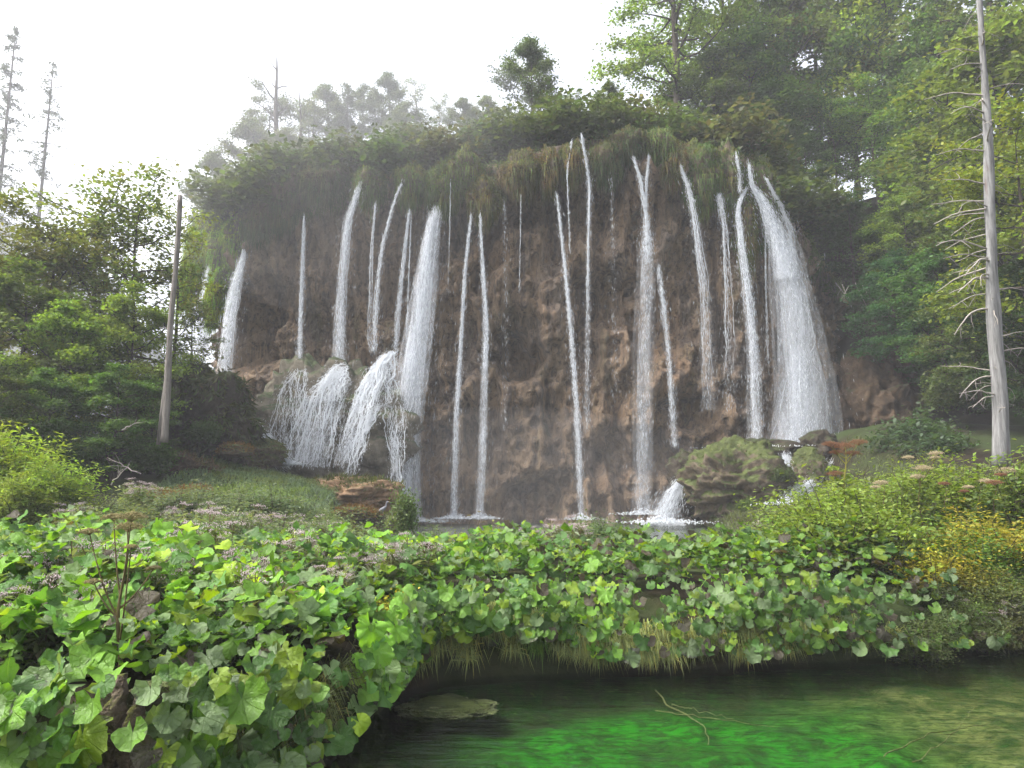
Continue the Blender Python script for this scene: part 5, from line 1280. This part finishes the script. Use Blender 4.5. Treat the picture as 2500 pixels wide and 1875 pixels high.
# ---- herbs
M_PINK = plain_mat('dusty pink florets', (0.44, 0.36, 0.36)); M_UMBEL = plain_mat('dry olive umbels', (0.20, 0.17, 0.075)); M_UMBELB = plain_mat('rust brown umbels', (0.16, 0.075, 0.04)); M_UMBELP = plain_mat('pale umbels', (0.34, 0.28, 0.17))
def agrimony(seed, stems=6, H=1.1):
    r = np.random.default_rng(seed); G = Geo(); Lc = []; Hd = Geo()
    for i in range(stems):
        h = H * r.uniform(.7, 1.05); pl = polyline((r.normal(0, .12), r.normal(0, .12), -.1), (r.normal(0, .22), r.normal(0, .22), 1), h, 7, r, .05)
        V, Fc = tube(pl, np.linspace(.009, .004, 8), 4, False); G.add(V, Fc); Lc += list(pl[1:7])
        for q in range(5):
            s = polyline(pl[6], (r.normal(0, .6), r.normal(0, .6), 1), .16, 2, r, .1); V, Fc = tube(s, [.004, .003, .003], 3, False); G.add(V, Fc)
            m = 18; p = s[-1] + r.normal(0, 1, (m, 3)) * np.array([.03, .03, .013])
            V, Fc, C = scatter(DROP_V, DROP_F, p, frames(unit(r.normal(0, .4, (m, 3)) + np.array([0, 0, 1])), r.uniform(0, 6, m)), np.full(m, .010), np.ones((m, 3))); Hd.add(V, Fc, C)
    V, Fc, C = leaf_cloud(np.array(Lc), 11, .10, .15, r, .6, BLADE_V * np.array([1, 1.7, 1]))
    return dict(stems=G.mesh('stems', M_STALK, True), leaves=make_mesh('foliage', V, Fc, M_LEAF, False, C), heads=Hd.mesh('flower_heads', M_PINK), H=H)
AG = [agrimony(k + 60, 7 + k, 1.1) for k in range(4)]
def herb(label, px, Y, top, k, color=(0.10, 0.125, 0.06), nm='agrimony_plant', base=None):
    top = top - (110 if Y < 13 and px < 1000 else 0)
    x = Xat(px, 1300, Y); z = gz(x, Y); H = max(.4, Zat(top, Y) - z); s = H / 1.15; v_ = AG[k % 4]
    root = thing(nm, label, 'flower', (x, Y, z), k * 1.7, (s * 1.15, s * 1.15, s), group='pink flowering herbs')
    link('stems', v_['stems'], root); link('foliage', v_['leaves'], root, color=color); o = link('flower_heads', v_['heads'], root); tag(o, kind='stuff'); return root
for k, (a, Y, t_, lab) in enumerate([(130, 21, 1190, 'pink flowers in front of the lower willow bush'), (185, 20, 1205, 'pink flowers right below the lower willow bush'), (315, 25, 1155, 'pale pink flowers at the roots of the dead pole'), (350, 24.5, 1165, 'pale pink flowers right of the roots of the dead pole'), (440, 21, 1215, 'pink flowers left of the orange moss cushion'), (500, 20.5, 1200, 'dense pink flowers in the middle of the meadow'), (545, 19.5, 1220, 'pink flowers right of the meadow middle'),
        (620, 20, 1215, 'grey pink flowers below the mossy hump'), (660, 19, 1225, 'grey pink flowers below the brown boulder'), (720, 20.5, 1230, 'faded flowers right of the brown boulder front'), (790, 20, 1240, 'small pink flowers near the heron'), (150, 9.0, 1395, 'pink flowers left of the dry umbel stalk'), (205, 8.2, 1440, 'pink flower heads close left of the dry umbel stalk'), (260, 8.8, 1385, 'pink flower heads behind the dry umbel stalk'), (345, 9.4, 1400, 'pink flower heads right of the dry umbel stalk'), (80, 8.0, 1490, 'faded flowers at the left edge of the butterbur bed'),
        (560, 10.5, 1410, 'brownish faded flowers in the middle of the left bed'), (600, 8.6, 1450, 'wispy faded flowers above the lower left leaves'), (520, 12.5, 1330, 'grey flowers behind the left butterbur bed'), (870, 11.6, 1420, 'grey flowering stems at the bend of the bank'), (930, 11.3, 1400, 'pink flowering stems right at the bend of the bank'), (900, 13.5, 1350, 'thin flowering stem behind the bend of the bank'), (1340, 17, 1250, 'tall white-pink flowers standing against the pool'), (1380, 17.5, 1245, 'tallest white-pink flower heads against the pool'), (1360, 16.5, 1290, 'lower pink heads under the tall pool flowers'),
        (2390, 12.6, 1470, 'grey flowering brushwood at the right end of the bank'), (2450, 12.9, 1440, 'pale flowering brushwood at the right edge above the water'), (2330, 12.9, 1480, 'faded stems left of the right-hand brushwood'), (2200, 15.5, 1310, 'small white flowers in the right herb slope'), (2300, 14.2, 1400, 'grey stems under the yellow leaves'), (2490, 13.6, 1380, 'grey flowering stems cut by the right edge'), (2420, 14.5, 1330, 'pale stems behind the right-hand brushwood'), (1850, 21, 1255, 'brown seed stems at the foot of the mossy boulder'), (700, 9.2, 1500, 'wispy grey stems above the corner of the left bed'), (820, 10.2, 1450, 'silvery stems left of the bend of the bank'), (30, 8.8, 1440, 'pale flowering stems at the very left edge of the bed'), (110, 7.6, 1520, 'drooping pink flowers low at the left edge'), (235, 7.6, 1500, 'grey stems crowding the dry umbel stalk'), (410, 10.5, 1395, 'thin pale stems behind and right of the dry umbel'), (470, 9.2, 1440, 'silvery weed stems in the left bed centre'), (660, 9.8, 1440, 'brown dry stems above the left corner of the bank'), (740, 12, 1370, 'pale stems at the rear of the left bed'), (990, 12.2, 1390, 'grey stems on the bank right of the bend')]):
    herb(lab, a, Y, t_, k, (0.155, 0.18, 0.105) if k % 3 else (0.12, 0.155, 0.07))

def umbel_plant(label, px, base, Y, rays, stalk_r, seed, mat, kcol=M_STALK, leafy=None):
    """tall stalk with flat umbels; rays = (px, py, width px, fork fraction) of each head"""
    r = np.random.default_rng(seed); a = P(px, base, Y); root = thing('umbel_plant', label, 'plant', a)
    tip = P(rays[0][0], rays[0][1], Y) - a
    t = np.linspace(0, 1, 12)[:, None]; pl = tip * t + np.stack([.03 * np.sin(t[:, 0] * 9), 0 * t[:, 0], 0 * t[:, 0]], 1)
    V, Fc = tube(pl, stalk_r * (1 - .75 * t[:, 0]), 7); link('stalk', make_mesh('stalk', V, Fc, kcol, True), root)
    for (hx, hy, hw, f) in rays:
        h = P(hx, hy, Y) - a + np.array([0, r.normal(0, .15), 0]); w = hw / F * Y / 2
        if f < 1:
            b = np.array([np.interp(f * 11, np.arange(12), pl[:, q]) for q in range(3)]); q = np.linspace(0, 1, 6)[:, None]
            s = b + (h - b) * q; s[:, 2] -= .10 * np.sin(q[:, 0] * math.pi) * np.linalg.norm(h - b)
            V, Fc = tube(s, np.linspace(stalk_r * .4, stalk_r * .2, 6), 4, False); link('side_branch', make_mesh('side_branch', V, Fc, kcol, True), root)
        G = Geo(); c = h
        for q in range(26):
            az = q * 2.4; rr = w * math.sqrt((q + .5) / 26); e = c + np.array([rr * math.cos(az), rr * math.sin(az), .35 * w - .35 * rr * rr / w])
            V, Fc = tube(np.array([c - np.array([0, 0, .3 * w]), (c + e) / 2 + np.array([0, 0, -.05 * w]), e]), [.004, .0025, .002], 3, False); G.add(V, Fc)
            m = 14; p = e + r.normal(0, 1, (m, 3)) * np.array([.16, .16, .08]) * w
            V, Fc, C = scatter(DROP_V, DROP_F, p, frames(unit(r.normal(0, 1, (m, 3))), r.uniform(0, 6, m)), np.full(m, .04 * w + .006), np.ones((m, 3))); G.add(V, Fc, C)
        o = link('umbel', G.mesh('umbel', mat), root); tag(o, kind='stuff')
    if leafy:
        cen = []
        for q in range(leafy[0]):
            p = pl[int(r.uniform(1, 9))]; s = polyline(p, (r.normal(0, 1), r.normal(0, 1), .5), leafy[1], 4, r, .15, -.06); cen += list(s[1:])
        V, Fc, C = leaf_cloud(np.array(cen), 9, .09, .11, r, .5); link('foliage', make_mesh('foliage', V, Fc, M_LEAF, False, C), root, color=leafy[2])
    return root
umbel_plant('tall dry umbel plant with a dark stalk in the left foreground', 282, 1735, 7.0, [(308, 1290, 62, 1), (262, 1265, 45, .62), (345, 1262, 60, .6), (215, 1300, 42, .5), (345, 1395, 30, .55), (235, 1420, 36, .5), (360, 1330, 30, .35)], .026, 1, M_UMBEL)
umbel_plant('umbel plant with a thick yellow stalk and rusty heads before the outflow', 2066, 1296, 15.5, [(2062, 1092, 56, 1), (2030, 1085, 36, .86), (2092, 1082, 42, .86), (2048, 1105, 34, .8), (2082, 1108, 36, .8), (2036, 1158, 36, .5)], .030, 2, M_UMBELB, bark_mat('yellow green stalk', (0.12, 0.12, 0.02), (0.24, 0.22, 0.05)), (14, .35, BR))
for k, (a, b, Y, rays, mt, lab) in enumerate([(2250, 1312, 15, [(2243, 1145, 40, 1), (2215, 1118, 26, .8), (2262, 1110, 30, .8), (2280, 1118, 22, .8), (2240, 1165, 34, .75)], M_UMBELP, 'tall pale umbel plant in the middle of the herb slope'), (2312, 1300, 16, [(2306, 1182, 26, 1), (2330, 1200, 22, .7)], M_UMBELB, 'brown umbel plant right of the tall pale one'), (2430, 1290, 15, [(2428, 1180, 36, 1), (2450, 1160, 26, .8)], M_UMBELB, 'dark brown umbel plant at the foot of the bare trunk'), (2484, 1280, 15.5, [(2478, 1150, 44, 1), (2495, 1225, 26, .6)], M_UMBELP, 'pale umbel plant cut by the right edge'), (2165, 1300, 16.5, [(2156, 1180, 34, 1), (2140, 1190, 22, .8)], M_UMBELP, 'small faded umbel plant left of the tall pale one'), (2390, 1310, 15.5, [(2392, 1175, 28, 1), (2372, 1190, 24, .8)], M_UMBELP, 'slim faded umbel plant left of the dark brown one'),
        (1148, 1320, 17.5, [(1146, 1258, 8, 1)], M_UMBEL, 'thin dark seed stalk against the pool'), (1170, 1330, 17.5, [(1169, 1250, 7, 1), (1180, 1275, 6, .6)], M_UMBEL, 'second thin dark seed stalk against the pool, the taller')]):
    umbel_plant(lab, a, b, Y, rays, .016 if k < 6 else .008, 10 + k, mt, leafy=(6, .3, MD) if k < 6 else None)

# ---- leafy bushes of the herb slope on the right
RB = [(2040, 15.5, 1185, BR, 'yellow green bush round the thick yellow umbel stalk', S2), (2110, 15.0, 1215, BR, 'yellow green bush right of the thick umbel stalk', S2), (2010, 17, 1215, (0.14, 0.2, 0.04), 'bright herb bush left of the thick umbel stalk', S2), (1960, 18, 1250, (0.11, 0.15, 0.05), 'low herb bush beside the white outflow', S2), (2080, 19, 1160, (0.13, 0.18, 0.04), 'green bush behind the thick umbel stalk', S1), (2170, 17, 1195, (0.14, 0.19, 0.04), 'green bush before the tall pale umbel', S1), (2300, 17, 1115, (0.15, 0.21, 0.035), 'tall fresh green bush right of the tall pale umbel', S3), (2230, 18.5, 1155, BR, 'bright bush behind the tall pale umbel', S1),
      (2360, 17.5, 1170, (0.11, 0.15, 0.045), 'dull green bush left of the bare trunk foot', S1), (2440, 17, 1160, (0.13, 0.17, 0.04), 'green bush hiding the bare trunk foot', S1), (2500, 16, 1110, (0.13, 0.18, 0.04), 'green bush at the right edge beside the bare trunk', S3), (2330, 15, 1265, (0.085, 0.16, 0.03), 'deep green leafy bush under the brown umbels', S2), (2450, 14.5, 1265, (0.22, 0.22, 0.025), 'yellow leaved bush at the right edge', S2), (2380, 14, 1300, (0.09, 0.17, 0.03), 'deep green bush between the yellow ones', S2), (2290, 13.8, 1330, (0.27, 0.25, 0.025), 'bright yellow bush in the middle of the herb slope', S2), (2350, 13.6, 1370, (0.19, 0.19, 0.035), 'yellow and brown bush hanging over the dark gap', S2), (2375, 14.6, 1255, (0.26, 0.23, 0.03), 'small golden bush below the brown umbels', S2),
      (2430, 13.2, 1390, (0.12, 0.15, 0.05), 'green bush above the right-hand water edge', S2), (2490, 13.2, 1440, (0.10, 0.13, 0.045), 'bush at the right edge above the water', S1), (2270, 13.0, 1440, (0.06, 0.085, 0.03), 'dark bush at the right end of the butterbur', S2), (2350, 12.8, 1500, (0.09, 0.14, 0.03), 'low green bush at the right-hand water edge', S2), (2440, 12.9, 1520, (0.085, 0.085, 0.04), 'brown green brushwood over the right-hand water', S1), (2180, 14.4, 1330, (0.07, 0.085, 0.035), 'dark bush behind the mottled butterbur', S2), (2110, 16, 1280, (0.13, 0.17, 0.06), 'pale herb bush on the rise behind the right bank', S2), (2030, 17.5, 1270, (0.12, 0.17, 0.05), 'low pale herb bush at the back of the right bank', S2),
      (2215, 12.15, 1520, (0.075, 0.10, 0.035), 'low dark brush at the last butterbur by the water', S2), (2265, 12.45, 1540, (0.085, 0.115, 0.04), 'green brush filling the corner of the right-hand bank', S2), (2330, 12.7, 1470, (0.085, 0.10, 0.04), 'brush behind the corner of the right-hand bank', S1),
      (2400, 12.75, 1495, (0.10, 0.12, 0.04), 'dense brushwood right of the last butterbur at the water', S1), (2490, 12.9, 1490, (0.12, 0.13, 0.05), 'brushwood touching the water at the right edge', S2), (2310, 12.5, 1500, (0.075, 0.10, 0.03), 'dark low brush where butterbur meets the right-hand water', S2), (2460, 12.75, 1560, (0.10, 0.10, 0.045), 'dry low brush dipping into the water at the right', S2), (2370, 12.6, 1570, (0.09, 0.12, 0.035), 'small green brush at the waterline on the right', S2),
      (420, 23, 1195, (0.11, 0.145, 0.08), 'grey green herb left of the first orange cushion', S1), (500, 24, 1180, (0.12, 0.15, 0.085), 'pale sedge-like herb high on the meadow', S2), (580, 23, 1195, (0.11, 0.15, 0.08), 'grey green herb in the upper middle of the meadow', S1), (660, 24, 1190, (0.10, 0.14, 0.075), 'grey green herb below the mossy hump', S2), (740, 24, 1215, (0.11, 0.15, 0.075), 'grey green herb left of the brown boulder', S1), (540, 18.5, 1240, (0.12, 0.155, 0.08), 'soft pale herb among the pink flowers', S2), (830, 22, 1262, (0.12, 0.155, 0.07), 'soft herb between brown boulder and pool', S2), (450, 17, 1270, (0.12, 0.155, 0.075), 'soft herb at the back of the left bed', S1), (280, 22, 1215, (0.13, 0.16, 0.07), 'pale herb between willow bush and meadow', S2),
      (120, 9.5, 1370, (0.10, 0.12, 0.07), 'wispy grey weed left of the dry umbel stalk', S3), (400, 9.0, 1400, (0.11, 0.13, 0.075), 'wispy grey weed right of the dry umbel stalk', S3), (620, 11, 1350, (0.10, 0.125, 0.065), 'wispy weed in the middle of the left bed', S3), (780, 11.5, 1370, (0.11, 0.13, 0.075), 'wispy weed near the bend of the bank', S3), (520, 8.0, 1500, (0.10, 0.12, 0.07), 'wispy weed above the big lower left leaves', S3), (900, 10.9, 1480, (0.12, 0.15, 0.07), 'pale leafy weed hanging at the bend of the bank', S3), (1330, 13.5, 1370, (0.09, 0.12, 0.06), 'grey weed tuft on top of the middle bank', S3),
      (1890, 21, 1262, (0.10, 0.13, 0.06), 'low grey green herb bush before the mossy boulder', S2), (1760, 22.5, 1275, (0.085, 0.12, 0.05), 'low herb bush left of the mossy boulder foot', S2), (1450, 23, 1268, (0.09, 0.14, 0.045), 'small round green bush against the pool', S2), (1490, 23, 1272, (0.085, 0.135, 0.045), 'second small green bush against the pool', S2), (1060, 22, 1290, (0.11, 0.16, 0.05), 'low leafy bush right of the upright one', S2), (1185, 19, 1292, (0.15, 0.17, 0.04), 'yellowish low bush under the seed stalks', S2), (600, 18, 1262, (0.11, 0.15, 0.075), 'grey green herb bush in the meadow', S1), (690, 17.5, 1262, (0.11, 0.145, 0.075), 'second grey green herb bush in the meadow', S1), (760, 19, 1262, (0.11, 0.15, 0.07), 'third grey green herb bush, nearest the heron', S1), (230, 19, 1240, (0.14, 0.18, 0.07), 'pale herb bush below the willow bushes', S1), (330, 18, 1250, (0.13, 0.16, 0.07), 'pale herb bush right of the willow bushes', S1)]
for k, (a, Y, t_, c, lab, v_) in enumerate(RB):
    x = Xat(a, 1300, Y); z = gz(x, Y); H = max(.45, Zat(t_, Y) - z)
    v_ = HB2 if v_ is S3 else (HB1 if v_ is S2 else (HB1, HB2)[k % 2])
    root = plant_tree('herb_bush', lab, v_, x, Y, H, c, cat='bush', rz=k * 1.1, wide=min(1.5, 1.0 / H + .75), z=z, group='herbs and low bushes', parts=('stems', 'foliage'))
# yellow sprig at the bend of the bank
root = plant_tree('herb_bush', 'yellow leaved sprig hanging at the bend of the bank', S2, -1.75, 10.55, .5, (0.34, 0.33, 0.04), cat='bush', z=.75, parts=('stems', 'foliage'), wide=1.1)

# ---- mossy stump in the left foreground
M_STUMP = rock_mat('mossy rotten wood', .3, (0.10, 0.11, 0.02), (0.03, 0.022, 0.015), (0.13, 0.10, 0.075))
r = np.random.default_rng(4); c = P(300, 1800, 5.75); root = thing('tree_stump', 'split mossy stump at the foot of the dry umbel stalk', 'stump', c)
for nm, pts, rd_ in (('trunk', [[-.10, 0, -.5], [-.08, 0, .1], [-.05, 0, .45]], [.085, .07, .03]), ('split_piece', [[.09, -.04, -.5], [.06, -.02, .1], [.09, 0, .30]], [.065, .05, .012])):
    q = np.array(pts); t = np.linspace(0, 2, 30); pl = np.stack([np.interp(t, [0, 1, 2], q[:, k]) for k in range(3)], 1)
    V, Fc = tube(pl, np.interp(t, [0, 1, 2], rd_), 20); V = V + .04 * fbm(V * np.array([18, 18, 5]), 4, 6)[:, None] * np.array([1, 1, .3]); link(nm, make_mesh(nm, V, Fc, M_STUMP, True), root)
V, Fc = icosphere(3); V = V * (1 + .25 * fbm(V * 3, 3, 8))[:, None] * np.array([.13, .10, .05]) + np.array([.20, -.03, .36]); link('moss', make_mesh('moss', V, Fc, M_ROCKMOSS, True), root)

# ---- branches lying in the stream
M_SUNK = bark_mat('silted sunken wood', (0.12, 0.11, 0.05), (0.24, 0.22, 0.12))
for k, (pts, rr, lab) in enumerate([([(1600, 1690), (1640, 1730), (1720, 1775), (1730, 1830)], .022, 'crooked branch sunk in the green water'), ([(1600, 1740), (1700, 1752), (1890, 1778)], .015, 'thin straight twig lying right of the crooked sunken branch'), ([(1640, 1725), (1690, 1735), (1790, 1760)], .012, 'short twig touching the crooked sunken branch'), ([(2150, 1850), (2260, 1800), (2420, 1770)], .015, 'faint sunken branch at the lower right'), ([(2230, 1870), (2330, 1790), (2380, 1730)], .013, 'second faint sunken branch at the lower right'), ([(1830, 1640), (1780, 1660), (1770, 1668)], .01, 'thin twig dipping into the water under the bank')]):
    w = []
    for a, b in pts:
        ang = math.atan((b - 937.5) / F) - PITCH; Y = (CAM[2] + .22) / math.tan(ang); p = P(a, b, Y); p[2] = -.20; w.append(p)
    w = np.array(w); t = np.linspace(0, len(w) - 1, 16); pl = np.stack([np.interp(t, np.arange(len(w)), w[:, q]) for q in range(3)], 1); r = np.random.default_rng(k); pl = pl + r.normal(0, .012, pl.shape)
    V, Fc = tube(pl - w[0], np.linspace(rr * .6, rr * .25, 16), 5); o = link('sunken_branch', make_mesh('sunken_branch', V, Fc, M_SUNK, True), None, w[0]); tag(o, lab, 'branch', 'branches under water')

# ---- grey heron below the brown boulder
M_HERON = plain_mat('grey feathers', (0.17, 0.17, 0.19)); M_BEAK = plain_mat('dull yellow bill', (0.30, 0.22, 0.08)); M_HDARK = plain_mat('dark legs', (0.07, 0.06, 0.05))
c = P(936, 1263, 33.3); root = thing('heron', 'grey heron standing hunched beside the leafy bush below the brown boulder', 'bird', c); root.scale = (.78,) * 3
spine = np.array([[-.34, 0, .30], [-.24, 0, .36], [-.10, 0, .44], [.04, 0, .54], [.12, 0, .62], [.16, 0, .70], [.15, 0, .78], [.17, 0, .86], [.22, 0, .905], [.29, 0, .905]])
V, Fc = tube(spine, [.03, .085, .125, .105, .06, .04, .034, .036, .045, .022], 10); V[:, 1] *= .8; link('body', make_mesh('body', V, Fc, M_HERON, True), root)
V, Fc = tube(np.array([[.28, 0, .905], [.36, 0, .897], [.44, 0, .89]]), [.018, .012, .003], 6); link('beak', make_mesh('beak', V, Fc, M_BEAK, True), root)
V, Fc = tube(np.array([[.20, 0, .94], [.10, 0, .955], [.02, 0, .94]]), [.014, .008, .003], 5); link('crest', make_mesh('crest', V, Fc, M_HDARK, True), root)
for s_ in (-1, 1):
    V, Fc = tube(np.array([[-.06, .045 * s_, .36], [-.03, .045 * s_, .2], [-.07, .045 * s_, .0], [.03, .05 * s_, -.02]]), [.022, .013, .012, .008], 5); link('leg', make_mesh('leg', V, Fc, M_HDARK, True), root)

# ================================================================== air
def air_box(name, lo, hi, dens, color=(0.93, 0.95, 1.0), aniso=0.0, label='pale haze filling the gorge'):
    m, nt, out = material(name); v_ = nt.nodes.new('ShaderNodeVolumePrincipled')
    v_.inputs['Color'].default_value = color + (1,); v_.inputs['Density'].default_value = dens; v_.inputs['Anisotropy'].default_value = aniso
    nt.links.new(v_.outputs[0], out.inputs['Volume'])
    V = np.array([(x, y, z) for x in (lo[0], hi[0]) for y in (lo[1], hi[1]) for z in (lo[2], hi[2])], float)
    Fq = np.array([(0, 1, 3, 2), (4, 6, 7, 5), (0, 4, 5, 1), (2, 3, 7, 6), (0, 2, 6, 4), (1, 5, 7, 3)])
    o = link(name, make_mesh(name, V, Fq, m)); tag(o, label, kind='stuff'); return o
HAZE = 0.0010
if HAZE > 0: air_box('haze', (-300, -60, -3), (300, 340, 64), HAZE)

def mist_glare(label, c, rad, dens):
    m, nt, out = material('spray mist'); v_ = nt.nodes.new('ShaderNodeVolumePrincipled'); v_.inputs['Color'].default_value = (.96, .97, 1, 1); v_.inputs['Density'].default_value = dens; v_.inputs['Anisotropy'].default_value = .45
    nt.links.new(v_.outputs[0], out.inputs['Volume']); V, Fc = icosphere(3)
    o = link('mist_glare', make_mesh('mist_glare', V * np.array(rad), Fc, m, True), None, c); tag(o, label, kind='stuff')
mist_glare('fine spray hanging over the pool at the foot of the falls', (0, 43.0, 2.0), (14, 3.4, 5.5), .028)
mist_glare('bright volume added for the glare and spray over the top of the left falls', (-11.0, 44.8, 24.0), (13.5, 5.5, 10.5), .019)  # scattering volume added to imitate white glare here, besides spray
mist_glare('bright volume added for the glare over the valley on the left', (-46, 66, 24), (26, 22, 24), .008)  # added volume that whitens the left trees as glare would
